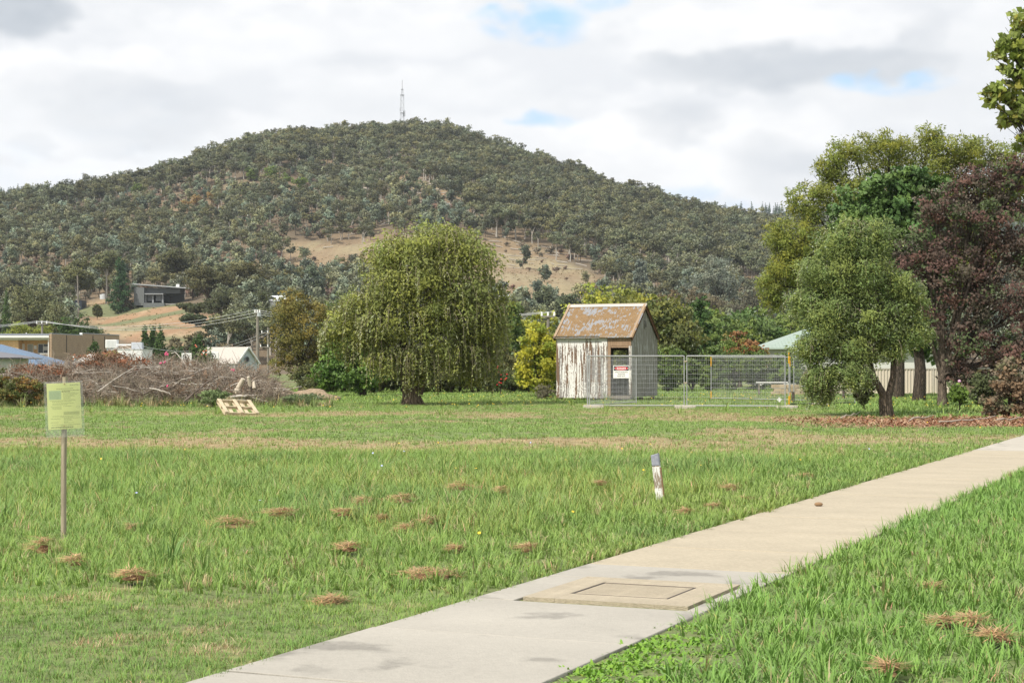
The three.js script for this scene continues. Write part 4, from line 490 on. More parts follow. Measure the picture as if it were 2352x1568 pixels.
{ // clumps of dead grass clippings
  const R = rng(91), brown = leafMat([1, 1, 1], 0.1), core = mat([0.25, 0.145, 0.075], 1);
  CLIPPINGS.forEach(([c, r, w, own], k) => {
    const d = deep(r), [x, z] = at(c, d), W = w / F * d * 1.12, m = new Mesher(), N = Math.round(140 + W * 700), Hh = Math.min(0.085, 0.035 + W * 0.09) + (k === 10 ? 0.08 : 0), D = Math.min(0.42, 0.14 + W * 0.6), zz = zone(x, z), lift = zz.mown > 0.5 ? 0.01 : zz.edge < 1.5 ? 0.04 : d > 17 ? 0.115 : 0.07, y0 = groundY(x, z) + 0.03 + lift;
    for (let j = 0; j < N; j++) { const a = R() * 6.28, e = Math.sqrt(R()) * (0.55 + 0.9 * n2(Math.cos(a) * 2 + k * 7, Math.sin(a) * 2)), px = Math.cos(a) * e * W / 2, pz = Math.sin(a) * e * D / 2 + (n2(px * 5 + k, 9) - 0.5) * 0.1, py = Hh * Math.max(0.05, 1 - e * e) * (0.4 + 0.6 * R()) * (0.6 + 0.8 * n2(px * 9 + k, 3)), b = R() * 6.28, t = 0.7 + 0.6 * R(), red = R(); m.tint = lerp3([0.40 * t, 0.22 * t, 0.105 * t], [0.52 * t, 0.36 * t, 0.19 * t], red); let ax = Math.cos(b), az = Math.sin(b), ay = (R() - 0.4) * 0.45; m.leaf(px, py, pz, ax, ay, az, -az, 0.1, ax, 0.06 + 0.1 * R(), 0.0035, Math.cos(a) * e * 0.5, 0.8, Math.sin(a) * e * 0.5); }
    const t = thing('clippings_clump', own ?? (c > 2000 ? 'small clump of dry clippings in the grass on the far side of the footpath' : 'small clump of dry brown clippings in the grass of the lot'), 'clippings', [x, y0 - 0.03, z], 0, own ? undefined : c > 2000 ? 'clippings on the far side of the footpath' : 'clippings scattered in the lot');
    part('fibres', m.geo(), brown, t); const g = new THREE.SphereGeometry(1, 12, 6, 0, 6.2832, 0, 1.571), P = g.attributes.position; for (let j = 0; j < P.count; j++) { const s = 0.8 + 0.4 * n3(P.getX(j) * 3 + k, P.getY(j) * 3, P.getZ(j) * 3); P.setXYZ(j, P.getX(j) * W * 0.34 * s, P.getY(j) * Hh * 0.45 * s, P.getZ(j) * D * 0.34 * s); } g.computeVertexNormals(); part('matted_core', g, core, t, [0, -0.03, 0]);
  });
  const [lx, lz] = at(1880, deep(1165)), g = new THREE.IcosahedronGeometry(0.036, 1).scale(1.4, 0.7, 1); single('grass_wad', g, mat([0.26, 0.165, 0.09], 1), 'small brown wad of dead grass lying on the tan footpath', 'clippings', [lx, 0.038, lz]);
}

// ---------- shed ----------
const peelTex = texture(1024, 1024, (u, v, i, j) => {      // 2 m of boards wide, 3 m tall; paint flaked off in long vertical streaks
  const x = u * 2, y = v * 3, board = Math.floor(x / 0.1449), keep = n2(board * 3.7, 2) * 0.16, s = fbm2(x * 26 + board * 9, y * 1.5, 4), f = fbm2(x * 70, y * 16, 3), e = s * 0.66 + f * 0.34 + keep + 0.17 * step(2.35, 2.75, y) * step(2.99, 2.95, y) - 0.02, paint = step(0.552, 0.58, e), g = fbm2(x * 90, y * 2, 3), wood = lerp3(lerp3([0.10, 0.062, 0.042], [0.24, 0.15, 0.095], g), [0.22, 0.2, 0.185], step(0.5, 0.62, n2(board * 1.9 + 4, y * 0.7))), dirt = 0.86 + 0.2 * fbm2(x * 12, y * 5, 3);
  return lerp3(wood, [0.78 * dirt, 0.77 * dirt, 0.735 * dirt], paint);
});
const greyBoardTex = texture(512, 1024, (u, v) => { const x = u * 1.6, y = v * 3.4, s = fbm2(x * 22, y * 1.3, 4), f = fbm2(x * 60, y * 10, 3), p = step(0.5, 0.66, s * 0.7 + f * 0.3), g = fbm2(x * 80, y * 2, 3); return lerp3(lerp3([0.16, 0.15, 0.125], [0.27, 0.265, 0.23], g), [0.42, 0.43, 0.42], p); });
const bareTex = texture(256, 512, (u, v) => { const g = fbm2(u * 40, v * 3, 4), k = fbm2(u * 6, v * 8, 3); return lerp3([0.20, 0.125, 0.075], [0.42, 0.29, 0.19], g * 0.7 + k * 0.3); });
const rustTex = texture(1024, 1024, (u, v) => { const x = u * 4, y = v * 2.6, a = fbm2(x * 2.2 + 3, y * 2.6, 5), b = fbm2(x * 26, y * 5, 4), c = fbm2(x * 7 + 9, y * 7, 4), t = step(0.52, 0.57, a * 0.34 + b * 0.4 + c * 0.26) , k = 0.8 + 0.4 * c; return lerp3([0.25 * k, 0.16 * k, 0.075 * k], [0.28, 0.29, 0.305], t); });
const paleWood = mat([0.82, 0.70, 0.50], 0.85, { map: rep(grainTex.clone(), 3, 0.5) }), greyWood = mat([0.3, 0.27, 0.23], 0.9, { map: rep(grainTex.clone(), 3, 0.4) }), steel = mat([0.50, 0.51, 0.52], 0.42, { metalness: 0.65 }), concrete = mat([1, 1, 1], 0.95, { map: metreTex(greyTex, 1.3), color: col([1.35, 1.32, 1.28]), bumpMap: metreTex(concBump, 0.5), bumpScale: 0.006 }), WHITE = mat([0.78, 0.78, 0.76], 0.6), DARK = mat([0.03, 0.03, 0.032], 0.6);
{
  const L = 3.6, W = 3.5, d = 75.5, [sx, sz] = at(1450, d), y0 = 0.2, eave = 2.94, ridge = 4.34, R = rng(61);
  const shed = thing('shed', 'small weathered shed with peeling white boards and a rusty iron roof', 'shed', [sx, 0, sz], -24 * Math.PI / 180);
  const peel = mat([1, 1, 1], 0.85, { map: peelTex.clone() }); peel.map.repeat.set(0.5, 1 / 3); const gb = mat([1, 1, 1], 0.9, { map: greyBoardTex.clone() }); gb.map.repeat.set(1 / 1.6, 1 / 3.4); const bareM = mat([1, 1, 1], 0.9, { map: rep(bareTex.clone(), 1.5, 0.6) }), jamb = mat([1.05, 1.03, 1], 0.85, { map: peel.map });
  const bw = 0.1449, plank = (x, w, ya, yb, m, z = 0, k = 0, slope = 0) => { const g = new THREE.BoxGeometry(w - 0.004, yb - ya, 0.02); const P = g.attributes.position; if (slope) for (let i = 0; i < P.count; i++) if (P.getY(i) > 0) P.setY(i, P.getY(i) + slope * P.getX(i)); g.translate(x, (ya + yb) / 2, z); return metres(g, k, m === peel ? 0 : k * 0.7); };
  for (let k = 0; k * bw < L - 0.01; k++) {
    const x = -L + bw * (k + 0.5), dz = (R() - 0.5) * 0.006, off = Math.floor(R() * 3) * 0 + L; if (x > -1.12) continue;
    part('front_board', plank(x, bw, y0 - 0.05 - 0.02 * R(), eave, peel, dz, off), peel, shed);
  }
  for (let k = 0; k < 8; k++) { const x = -1.045 + k * 0.139; part('header_board', plank(x, 0.139, 2.47, eave, bareM, 0.002, R() * 3), bareM, shed); }
  part('door_jamb', plank(-1.045, 0.15, y0, 2.466, bareM, 0.004, 1), bareM, shed); part('door_jamb', plank(-0.05, 0.13, y0 + 0.1, 2.466, jamb, 0.004, 2.3), jamb, shed); part('door_lintel', box(0.92, 0.07, 0.06, -0.55, 2.43, -0.03), bareM, shed); part('threshold', box(1.02, 0.09, 0.16, -0.55, y0 - 0.04, -0.02), greyWood, shed);
  const pitch = (ridge - eave) / (W / 2 + 0.02), slope = (z) => eave + (W / 2 - Math.abs(z + W / 2)) * pitch;
  const side = (x, m, name, s) => { for (let k = 0; k * 0.146 < W - 0.02; k++) { const z = -0.012 - 0.146 * (k + 0.5), h = slope(z) - 0.03, g = new THREE.BoxGeometry(0.02, h - y0, 0.142), P = g.attributes.position; for (let i = 0; i < P.count; i++) if (P.getY(i) > 0) P.setY(i, P.getY(i) + (z > -W / 2 ? -1 : 1) * P.getZ(i) * pitch * 1); g.translate(x + (R() - 0.5) * 0.006, (h + y0) / 2, z); part(name, metres(g, k * 0.31 * s, k * 0.77), m, shed); } };
  side(0.004, gb, 'gable_board', 1); side(-L - 0.004, gb, 'gable_board', 2);
  for (let k = 0; k * bw < L - 0.01; k++) { const x = -L + bw * (k + 0.5); if (x > -2.2 && x < -0.5) { part('back_board', plank(x, bw, y0, 1.35, gb, -W, k), gb, shed); part('back_board', plank(x, bw, 2.3, eave, gb, -W, k), gb, shed); } else part('back_board', plank(x, bw, y0, eave, gb, -W, k), gb, shed); }
  part('floor', box(L - 0.04, 0.05, W - 0.06, -L / 2, y0 + 0.02, -W / 2), greyWood, shed);
  for (const x of [-0.15, -1.2, -2.4, -3.45]) for (const z of [-0.15, -W / 2, -W + 0.15]) part('stump', new THREE.CylinderGeometry(0.09, 0.1, 0.3, 9).translate(0, 0.02, 0), greyWood, shed, [x, 0, z]);
  // corrugated roof, sheet by sheet
  const iron = mat([1, 1, 1], 0.75, { map: rustTex.clone(), metalness: 0.1 }); iron.map.repeat.set(0.25, 1 / 2.6);
  const sheetG = (x0, w, front) => { const m = new Mesher(), n = Math.round(w / 0.0127), za = front ? 0.17 : -W - 0.17, ya = slope(0) - 0.17 * pitch + 0.035, yb = ridge + 0.035, zb = -W / 2, sl = Math.hypot(za - zb, yb - ya); for (let j = 0; j <= 3; j++) for (let i = 0; i <= n; i++) { const x = x0 + i / n * w, c = Math.sin(x / 0.076 * 6.2832), t = j / 3, nx = -Math.cos(x / 0.076 * 6.2832) * 0.6, q = Math.hypot(1, nx), nz = (front ? 1 : -1) * 0.63, ny = 0.777; m.v(x, mix(ya, yb, t) + c * 0.012 * ny, mix(za, zb, t) + c * 0.012 * nz, nx / q, ny / q, nz / q, x, t * sl + (front ? 0 : 4)); } for (let j = 0; j < 3; j++) for (let i = 0; i < n; i++) { const a = j * (n + 1) + i; front ? m.quad(a, a + 1, a + n + 2, a + n + 1) : m.quad(a, a + n + 1, a + n + 2, a + 1); } return m.geo(); };
  for (let k = 0; k < 6; k++) { const w = (L + 0.22) / 6, x = -L - 0.12 + k * w, f = part('roof_sheet', sheetG(x, w + 0.03, true), iron, shed); f.position.y = (k % 2) * 0.006; part('roof_sheet', sheetG(x, w + 0.03, false), iron, shed).position.y = (k % 2) * 0.006; }
  const cap = mat([0.46, 0.41, 0.35], 0.7, { map: rustTex.clone(), metalness: 0.1 }), capM = mat([1.15, 1.1, 1.05], 0.7, { map: iron.map });
  for (const s of [1, -1]) part('ridge_cap', metres(new THREE.BoxGeometry(L + 0.26, 0.008, 0.19).translate(0, 0, 0), 1.7), mat([0.5, 0.47, 0.43], 0.7), shed, [-L / 2 + 0.0, ridge + 0.005, -W / 2 + s * 0.075], [s * 0.675, 0, 0]);
  part('ridge_roll', new THREE.CylinderGeometry(0.022, 0.022, L + 0.26, 8).rotateZ(Math.PI / 2), mat([0.46, 0.40, 0.33], 0.7), shed, [-L / 2, ridge + 0.065, -W / 2]);
  const verge = mat([0.30, 0.195, 0.115], 0.85, { map: rep(bareTex.clone(), 2, 0.5) });
  for (const x of [0.075, -L - 0.085]) for (const s of [1, -1]) { const len = Math.hypot(W / 2 + 0.17, ridge - eave + 0.17 * pitch); part('barge_board', box(0.028, 0.17, len, 0, -0.075, 0, s), verge, shed, [x, (ridge + eave - 0.17 * pitch) / 2 + 0.02, -W / 2 + s * (W / 2 + 0.17) / 2], [s * Math.atan2(ridge - eave + 0.17 * pitch, W / 2 + 0.17), 0, 0]); part('verge_flashing', box(0.11, 0.012, len, -Math.sign(x + 1) * 0.04, 0.035, 0, s), mat([0.33, 0.235, 0.15], 0.8), shed, [x, (ridge + eave - 0.17 * pitch) / 2 + 0.02, -W / 2 + s * (W / 2 + 0.17) / 2], [s * Math.atan2(ridge - eave + 0.17 * pitch, W / 2 + 0.17), 0, 0]); }
  part('fascia', box(L + 0.14, 0.09, 0.022, -L / 2, eave - 0.075, 0.115), mat([0.34, 0.31, 0.26], 0.85), shed);
  const gut = new THREE.CylinderGeometry(0.05, 0.05, 2.25, 10, 1, true, Math.PI / 2, Math.PI).rotateZ(Math.PI / 2); part('gutter', gut, mat([0.33, 0.32, 0.28], 0.6, { side: THREE.DoubleSide }), shed, [-L + 1.02, eave - 0.07, 0.19]);
  const wy = 3.46, wz = -W / 2 - 0.03, win = part('gable_window', box(0.012, 0.26, 0.14), DARK, shed, [0.02, wy, wz]); for (const [h, w, y, z] of [[0.04, 0.22, 0.15, 0], [0.04, 0.22, -0.15, 0], [0.26, 0.04, 0, 0.09], [0.26, 0.04, 0, -0.09]]) part('window_frame', box(0.05, h, w - 0.002), gb, win, [0.018, y, z]);
}

// ---------- temporary wire fence ----------
function fencePanel(label, a, b, h, o = {}) {
  const [x0, z0] = a, [x1, z1] = b, L = Math.hypot(x1 - x0, z1 - z0), t = thing('temporary_fence', label, 'fence', [x0, 0, z0], Math.atan2(-(z1 - z0), x1 - x0)), r = 0.021, rail = o.rail ?? steel;
  const lo = 0.1, tube = (p, q, m, name, rr = r) => part(name, new Mesher().tube([p, q], rr, 8).geo(), m, t);
  for (const x of [r, L - r]) { tube([x, 0.04, 0], [x, h, 0], steel, 'post'); if (o.yellow) { tube([x, h - 0.42, 0.001], [x, h + 0.01, 0.001], o.yellow, 'corner_sleeve', r * 1.3); tube([x, 0.09, 0.001], [x, 0.42, 0.001], o.yellow, 'corner_sleeve', r * 1.3); } }
  tube([2 * r, h - r, 0], [L - 2 * r, h - r, 0], rail, 'rail'); tube([2 * r, lo, 0], [L - 2 * r, lo, 0], rail, 'rail');
  const m = new Mesher(), w = 0.0027; for (let x = 0.075; x < L - 0.05; x += 0.068) m.tube([[x, lo, 0], [x, h - r, 0]], w, 3, false); for (let y = lo + 0.15; y < h - 0.05; y += 0.172) m.tube([[r, y, 0.004], [L - r, y, 0.004]], w * 1.2, 3, false);
  const g = part('wire_mesh', m.geo(), mat([0.50, 0.51, 0.52], 0.5, { metalness: 0.4 }), t); g.userData.kind = 'stuff'; return t;
}
{
  const yellow = mat([0.70, 0.36, 0.01], 0.5), black = mat([0.03, 0.03, 0.03], 0.5), h = 1.98, A = at(1353, 63.8), B = at(1573, 63.6), C = at(1805, 63);
  const front = fencePanel('galvanised wire fence panel carrying the danger sign in front of the shed', A, B, h); fencePanel('galvanised wire fence panel carrying the white diamond right of the danger sign panel', [B[0] + 0.06, B[1]], C, h);
  fencePanel('wire fence panel running back from the danger sign panel towards the shed door', [A[0] - 0.06, A[1] - 0.08], at(1462, 70), h);
  fencePanel('rear wire fence panel with yellow corners in front of the garden hedge', at(1633, 78), at(1816, 74.5), h, { yellow }); fencePanel('rear wire fence panel joining the yellow cornered one beside the stacked blocks', at(1823, 74.2), at(1868, 73), h);
  fencePanel('narrow gate panel with yellow corners and black rails', at(1812, 66), at(1879, 67.4), 2.1, { yellow, rail: black }); fencePanel('wire fence panel with black rails running behind the feathery tree', at(1884, 67.5), at(1965, 69), 2.0, { rail: black });
  const foot = bevel(0.78, 0.14, 0.22, 0.02); for (const [c, d, label] of [[1364, 63.75, 'concrete fence foot at the free end of the danger sign panel'], [1574, 63.5, 'concrete fence foot between the two front fence panels'], [1808, 62.9, 'pale concrete fence foot below the yellow gate post'], [1880, 67.2, 'concrete fence foot at the far post of the narrow gate']]) { const [x, z] = at(c, d), t = thing('concrete_weight', label, 'weight', [x, groundY(x, z) + 0.05, z], 0.05); part('block', foot, concrete, t); part('socket', new THREE.CylinderGeometry(0.028, 0.028, 0.03, 10), steel, t, [0.05, 0.08, 0]); part('socket', new THREE.CylinderGeometry(0.028, 0.028, 0.03, 10), steel, t, [-0.06, 0.08, 0]); }
  for (const y of [0.95, 1.75]) { const k = part('clamp_plate', bevel(0.12, 0.05, 0.07, 0.01), mat([0.5, 0.42, 0.28], 0.5, { metalness: 0.5 }), front, [Math.hypot(B[0] - A[0], B[1] - A[1]) + 0.03, y, 0]); part('bolt', new THREE.CylinderGeometry(0.012, 0.012, 0.1, 8).rotateX(Math.PI / 2), steel, k, [0, 0, 0.02]); }
  // danger sign
  const c = document.createElement('canvas'); c.width = 512; c.height = 400; const g = c.getContext('2d'); g.fillStyle = '#f2f2ee'; g.fillRect(0, 0, 512, 400); g.fillStyle = '#17171a'; g.fillRect(14, 14, 484, 146); g.fillStyle = '#f4f4f4'; g.beginPath(); g.ellipse(256, 87, 226, 62, 0, 0, 7); g.fill(); g.fillStyle = '#c8222b'; g.beginPath(); g.ellipse(256, 87, 218, 55, 0, 0, 7); g.fill(); g.fillStyle = '#ffffff'; g.textAlign = 'center'; g.textBaseline = 'middle'; g.font = 'bold 76px sans-serif'; g.fillText('DANGER', 256, 90, 300); g.fillStyle = '#2a2a2c'; g.font = 'bold 56px sans-serif'; g.fillText('UNAUTHORISED', 256, 212, 440); g.fillText('PERSONS', 256, 276, 280); g.fillText('KEEP OUT', 256, 340, 300);
  const tex = new THREE.CanvasTexture(c); tex.colorSpace = THREE.SRGBColorSpace; const [x, z] = at(1427, 63.6), sg = thing('danger_sign', 'white danger sign with red oval wired to the fence in front of the shed door', 'sign', [x, up(868.5, 63.6), z + 0.045], 0.01);
  part('board', bevel(0.6, 0.475, 0.006, 0.002).translate(0, 0.24, 0), WHITE, sg); const face = new THREE.PlaneGeometry(0.592, 0.467); part('printed_face', face, new THREE.MeshStandardMaterial({ map: tex, roughness: 0.45 }), sg, [0, 0.24, 0.0065]); for (const q of [-0.27, 0.27]) part('cable_tie', new THREE.TorusGeometry(0.02, 0.004, 5, 10), mat([0.7, 0.7, 0.68], 0.6), sg, [q, 0.45, -0.012], [0, 1.57, 0]);
  const [dx, dz] = at(1790, 63.1), dm = thing('diamond_marker', 'small white diamond marker hung low on the wire fence', 'marker', [dx, up(917.6, 63.1), dz + 0.03]); part('plate', bevel(0.135, 0.135, 0.006, 0.002).rotateZ(0.785), WHITE, dm); part('cable_tie', new THREE.TorusGeometry(0.015, 0.003, 5, 10), mat([0.6, 0.6, 0.58], 0.6), dm, [0, 0.095, -0.012], [0, 1.57, 0]);
}

// ---------- notice on a stake ----------
{
  const d = 15.5, [x, z] = at(147, d), t = thing('planning_notice', 'yellow printed notice in a clear sleeve on a wooden stake in the grass', 'notice', [x, groundY(x, z), z], 0.3);
  const st = new Mesher().tube([[0, -0.1, -0.03], [-0.002, 0.7, -0.03], [0.008, 1.49, -0.03]], 0.027, 4).geo(); part('stake', st, mat([0.52, 0.45, 0.34], 0.9, { map: rep(grainTex.clone(), 2, 0.5) }), t);
  const c = document.createElement('canvas'); c.width = 720; c.height = 1018; const g = c.getContext('2d'); g.fillStyle = '#d8db8e'; g.fillRect(0, 0, 720, 1018); const R = rng(3);
  const bar = (x0, x1, y, h, col) => { g.fillStyle = col; for (let q = x0; q < x1;) { const w = 8 + R() * 34; g.fillRect(q, y, Math.min(w, x1 - q), h); q += w + 5; } };
  g.fillStyle = '#4a5a3a'; g.font = '46px sans-serif'; g.textAlign = 'right'; g.fillText('ALPINE', 686, 66); g.strokeStyle = '#7d8a55'; g.lineWidth = 5; g.beginPath(); g.arc(512, 52, 15, 0, 7); g.moveTo(500, 66); g.lineTo(524, 40); g.stroke();
  bar(205, 565, 120, 12, '#6d7640'); g.fillStyle = '#a9ba8c'; g.fillRect(40, 162, 262, 200); bar(315, 705, 160, 14, '#7c8648'); bar(315, 495, 184, 16, '#4d5630');
  for (let k = 0; k < 8; k++) { bar(60, 240 + R() * 60, 196 + k * 21, 7, '#93a277'); bar(345, 480 + R() * 220, 214 + k * 20, 8, '#8f9858'); }
  for (const [a, b, y] of [[60, 610, 382], [100, 520, 404], [110, 570, 444], [110, 440, 470], [340, 520, 508]]) bar(a, b, y, 9, '#7f894b'); for (let k = 0; k < 4; k++) bar(70 + 15 * k, 300, 510 + 20 * k, 8, '#8f9858'); g.strokeStyle = '#a0a868'; g.strokeRect(622, 524, 70, 34);
  g.fillStyle = '#b1b671'; g.fillRect(340, 636, 340, 70); for (const [a, b, y, k] of [[100, 665, 728], [270, 540, 752], [60, 270, 782], [340, 690, 776], [340, 500, 800], [340, 520, 826], [60, 230, 864], [340, 440, 856], [340, 560, 878], [75, 690, 916], [270, 540, 938], [60, 540, 966, 1], [240, 530, 992]]) bar(a, b, y, k ? 17 : 9, k ? '#4d5630' : '#7f894b');
  const tex = new THREE.CanvasTexture(c); tex.colorSpace = THREE.SRGBColorSpace;
  const bow = (w, h, n, z0) => { const gg = new THREE.PlaneGeometry(w, h, n, 4), P = gg.attributes.position; for (let k = 0; k < P.count; k++) { const u = P.getX(k) / (w / 2); P.setZ(k, z0 - 0.014 * u * u + 0.004 * Math.sin(u * 3 + P.getY(k) * 9)); } gg.computeVertexNormals(); return gg; };
  const cy = up(937, d); part('paper', bow(0.297, 0.42, 14, 0.012), new THREE.MeshStandardMaterial({ map: tex, roughness: 0.75, side: THREE.DoubleSide }), t, [0, cy, 0], [0.02, 0, 0.045]);
  part('clear_sleeve', bow(0.345, 0.51, 14, 0.018), new THREE.MeshPhysicalMaterial({ color: col([0.93, 0.95, 0.95]), roughness: 0.32, transmission: 0.93, thickness: 0, ior: 1.4, side: THREE.DoubleSide }), t, [0, cy - 0.028, 0], [0.02, 0, 0.045]);
  for (const y of [0.2, -0.18]) part('tack', new THREE.CylinderGeometry(0.006, 0.006, 0.004, 8).rotateX(Math.PI / 2), mat([0.3, 0.2, 0.1], 0.5), t, [0, cy + y, 0.024]);
}
// ---------- leaning marker post ----------
{
  const d = 20.25, [x, z] = at(1517, d), t = thing('marker_post', 'leaning white wooden marker post with a grey painted top beside the footpath', 'post', [x, groundY(x, z), z], -0.35); t.rotation.z = 0.12; t.rotation.x = 0.02;
  const tx = texture(128, 512, (u, v) => { const s = fbm2(u * 14, v * 9, 4), f = fbm2(u * 50, v * 22, 3), low = step(0.45, 0.12, v) * 0.16; const p = step(0.40, 0.46, s * 0.6 + f * 0.4 - low + 0.02); return lerp3(lerp3([0.2, 0.155, 0.115], [0.36, 0.29, 0.22], f), [0.72, 0.71, 0.68], p); }), tx2 = texture(128, 128, (u, v) => { const s = fbm2(u * 9, v * 6, 4); return lerp3([0.20, 0.21, 0.27], [0.36, 0.37, 0.42], s); });
  const sideTex = mat([0.95, 0.85, 0.72], 0.95, { map: rep(bareTex.clone(), 3, 1) }), face = mat([1, 1, 1], 0.85, { map: rep(tx.clone(), 8, 1.9) });
  const sh = (w, h, dp, b) => bevel(w, h, dp, b); part('painted_shaft', sh(0.095, 0.53, 0.055, 0.008).translate(0, 0.165, 0), face, t); part('weathered_side', box(0.008, 0.5, 0.045, 0.0505, 0.16, 0), sideTex, t);
  const top = sh(0.096, 0.145, 0.056, 0.008).translate(0, 0.505, 0), P = top.attributes.position; for (let k = 0; k < P.count; k++) if (P.getY(k) > 0.55) P.setY(k, P.getY(k) + P.getX(k) * 0.18 - Math.abs(P.getX(k)) * 0.1); part('grey_top', top, mat([1, 1, 1], 0.8, { map: rep(tx2.clone(), 6, 5) }), t);
}
// ---------- pallet ----------
{
  const d = 53.6, [x, z] = at(512, d), t = thing('pallet', 'pale wooden pallet lying tilted against the foot of the brush pile', 'pallet', [x + 0.05, 0.03, z], 0.42); t.rotation.order = 'YXZ'; t.rotation.x = 0.36; t.rotation.z = -0.05;
  for (const w of [0.06, 0.56, 1.05]) part('deck_board', bevel(0.115, 0.022, 1.12, 0.004), paleWood, t, [w, 0.12, -0.56]);
  for (const q of [-0.02, -0.56, -1.1]) part('bearer', bevel(1.1, 0.09, 0.045, 0.005), paleWood, t, [0.555, 0.063, q]);
  for (const w of [0.06, 0.3, 0.56, 0.81, 1.05]) part('bottom_board', bevel(0.115, 0.02, 1.12, 0.004), paleWood, t, [w, 0.006, -0.56]);
}
// ---------- brush pile ----------
{
  const R = rng(4711), tops = [[-160, 862], [0, 852], [60, 838], [130, 829], [200, 821], [250, 810], [300, 822], [400, 818], [480, 826], [560, 838], [620, 864], [648, 892], [670, 918], [690, 930]], dm = 71.5, dep = 4.9, H = (c, d) => { const h = up(lookup(tops, c), dm) - 0.32, q = (d - dm) / dep; return Math.abs(q) >= 1 ? 0 : Math.max(0, h * Math.pow(1 - q * q, 0.55)); };
  const t = thing('brush_pile', 'long heap of cut dead branches and twigs along the left of the lot', 'brush pile'), m = new Mesher(), NC = 70, ND = 16;
  for (let j = 0; j <= ND; j++) for (let i = 0; i <= NC; i++) { const c = mix(-170, 680, i / NC), d = dm - dep * 0.98 + j / ND * dep * 1.96, [x, z] = at(c, d); m.tint = [1, 1, 1]; m.v(x, H(c, d) * 0.5 - 0.05 + (fbm2(x * 1.5, z * 1.5, 3) - 0.5) * 0.5, z, 0, 1, 0, x, z); }
  for (let j = 0; j < ND; j++) for (let i = 0; i < NC; i++) { const a = j * (NC + 1) + i; m.quad(a, a + 1, a + NC + 2, a + NC + 1); } const g = m.geo(); g.computeVertexNormals(); part('packed_core', g, mat([0.46, 0.38, 0.29], 1, { map: metreTex(grainTex, 0.7) }), t).userData.kind = 'stuff';
  const spray = (s) => { const Q = rng(s), w = new Mesher(); for (let k = 0; k < 8; k++) { const y = Q() * 0.5, a = Q() * 6.28, L = 0.25 + 0.55 * Q(), e = 0.3 + Q() * 0.9, dx = Math.cos(a) * e, dz = Math.sin(a) * e, pts = [[0, y * 0.6, 0]]; for (let j = 1; j < 4; j++) pts.push([dx * L * j / 3 + (Q() - 0.5) * 0.09, y * 0.6 + L * j / 3 * (0.9 - 0.15 * j) + (Q() - 0.5) * 0.06, dz * L * j / 3 + (Q() - 0.5) * 0.09]); const r = 0.005 + 0.009 * Q() * Q(), tt = 0.75 + 0.5 * Q(); w.tint = [tt, tt, tt]; w.tube(pts, [r * 1.3, r, r * 0.8, r * 0.4], 3, false); } return w.geo(); };
  const M = new THREE.Matrix4(), Q = new THREE.Quaternion(), E = new THREE.Euler(), sets = Array.from({ length: 4 }, () => [[], []]);
  for (let k = 0; k < 3300; k++) { const c = mix(-170, 672, R()), d = dm - dep + Math.pow(R(), 1.5) * dep * 1.7, h = H(c, d); if (h < 0.12) continue; const [x, z] = at(c, d), y = h * (0.62 + 0.36 * R()), s = 0.6 + 0.8 * R(), red = step(90, 30, Math.abs(c - 235)) * step(0.5, 0.9, y / 2.2), v = 0.5 + 0.85 * R(); E.set((R() - 0.5) * 2.6, R() * 6.28, (R() - 0.5) * 2.6); M.compose(new THREE.Vector3(x, y, z), Q.setFromEuler(E), new THREE.Vector3(s, s, s)); const e = sets[k % 4]; e[0].push(...M.elements); e[1].push(...lerp3(lerp3([0.29 * v, 0.235 * v, 0.18 * v], [0.45 * v, 0.40 * v, 0.33 * v], R() * R()), [0.33 * v, 0.19 * v, 0.11 * v], Math.max(red * 0.8, R() < 0.15 ? 0.7 : 0))); }
  sets.forEach(([a, b], k) => swarm('twigs', spray(60 + k), mat([1, 1, 1], 0.95, { vertexColors: true }), a, b, null, null, t));
  const greyB = mat([0.50, 0.455, 0.40], 0.95), darkB = mat([0.14, 0.11, 0.09], 0.95), brownB = mat([0.30, 0.235, 0.175], 0.95), arc = (p, q, r, sag, mm, name = 'branch') => { const pts = [], N = 7, jx = (R() - 0.5) * 0.3; for (let k = 0; k <= N; k++) { const u = k / N, s = Math.sin(u * Math.PI); pts.push([mix(p[0], q[0], u) + jx * s + (R() - 0.5) * 0.05, mix(p[1], q[1], u) + sag * s + (R() - 0.5) * 0.04, mix(p[2], q[2], u) + (R() - 0.5) * 0.1]); } part(name, new Mesher().tube(pts, pts.map((_, k) => r * (1 - 0.62 * k / N)), 6).geo(), mm, t); };
  for (let k = 0; k < 290; k++) { const c = mix(-120, 655, R()), d = dm - dep * (0.15 + 0.8 * R()), h = H(c, d); if (h < 0.3) continue; const [x, z] = at(c, d), L = 0.6 + 1.3 * R(), a = (R() - 0.5) * 2.4 + (R() < 0.5 ? Math.PI : 0), y = h * (0.62 + 0.45 * R()); arc([x, y, z + 0.15], [x + Math.cos(a) * L, Math.max(0.1, y + (R() - 0.4) * 0.8), z + Math.sin(a) * L * 0.4 + 0.45], 0.013 + 0.03 * R() * R(), 0.1 * R(), [greyB, brownB, greyB, darkB][k % 4]); }
  const P = (c, r, d) => { const [x, z] = at(c, d); return [x, up(r, d), z]; };
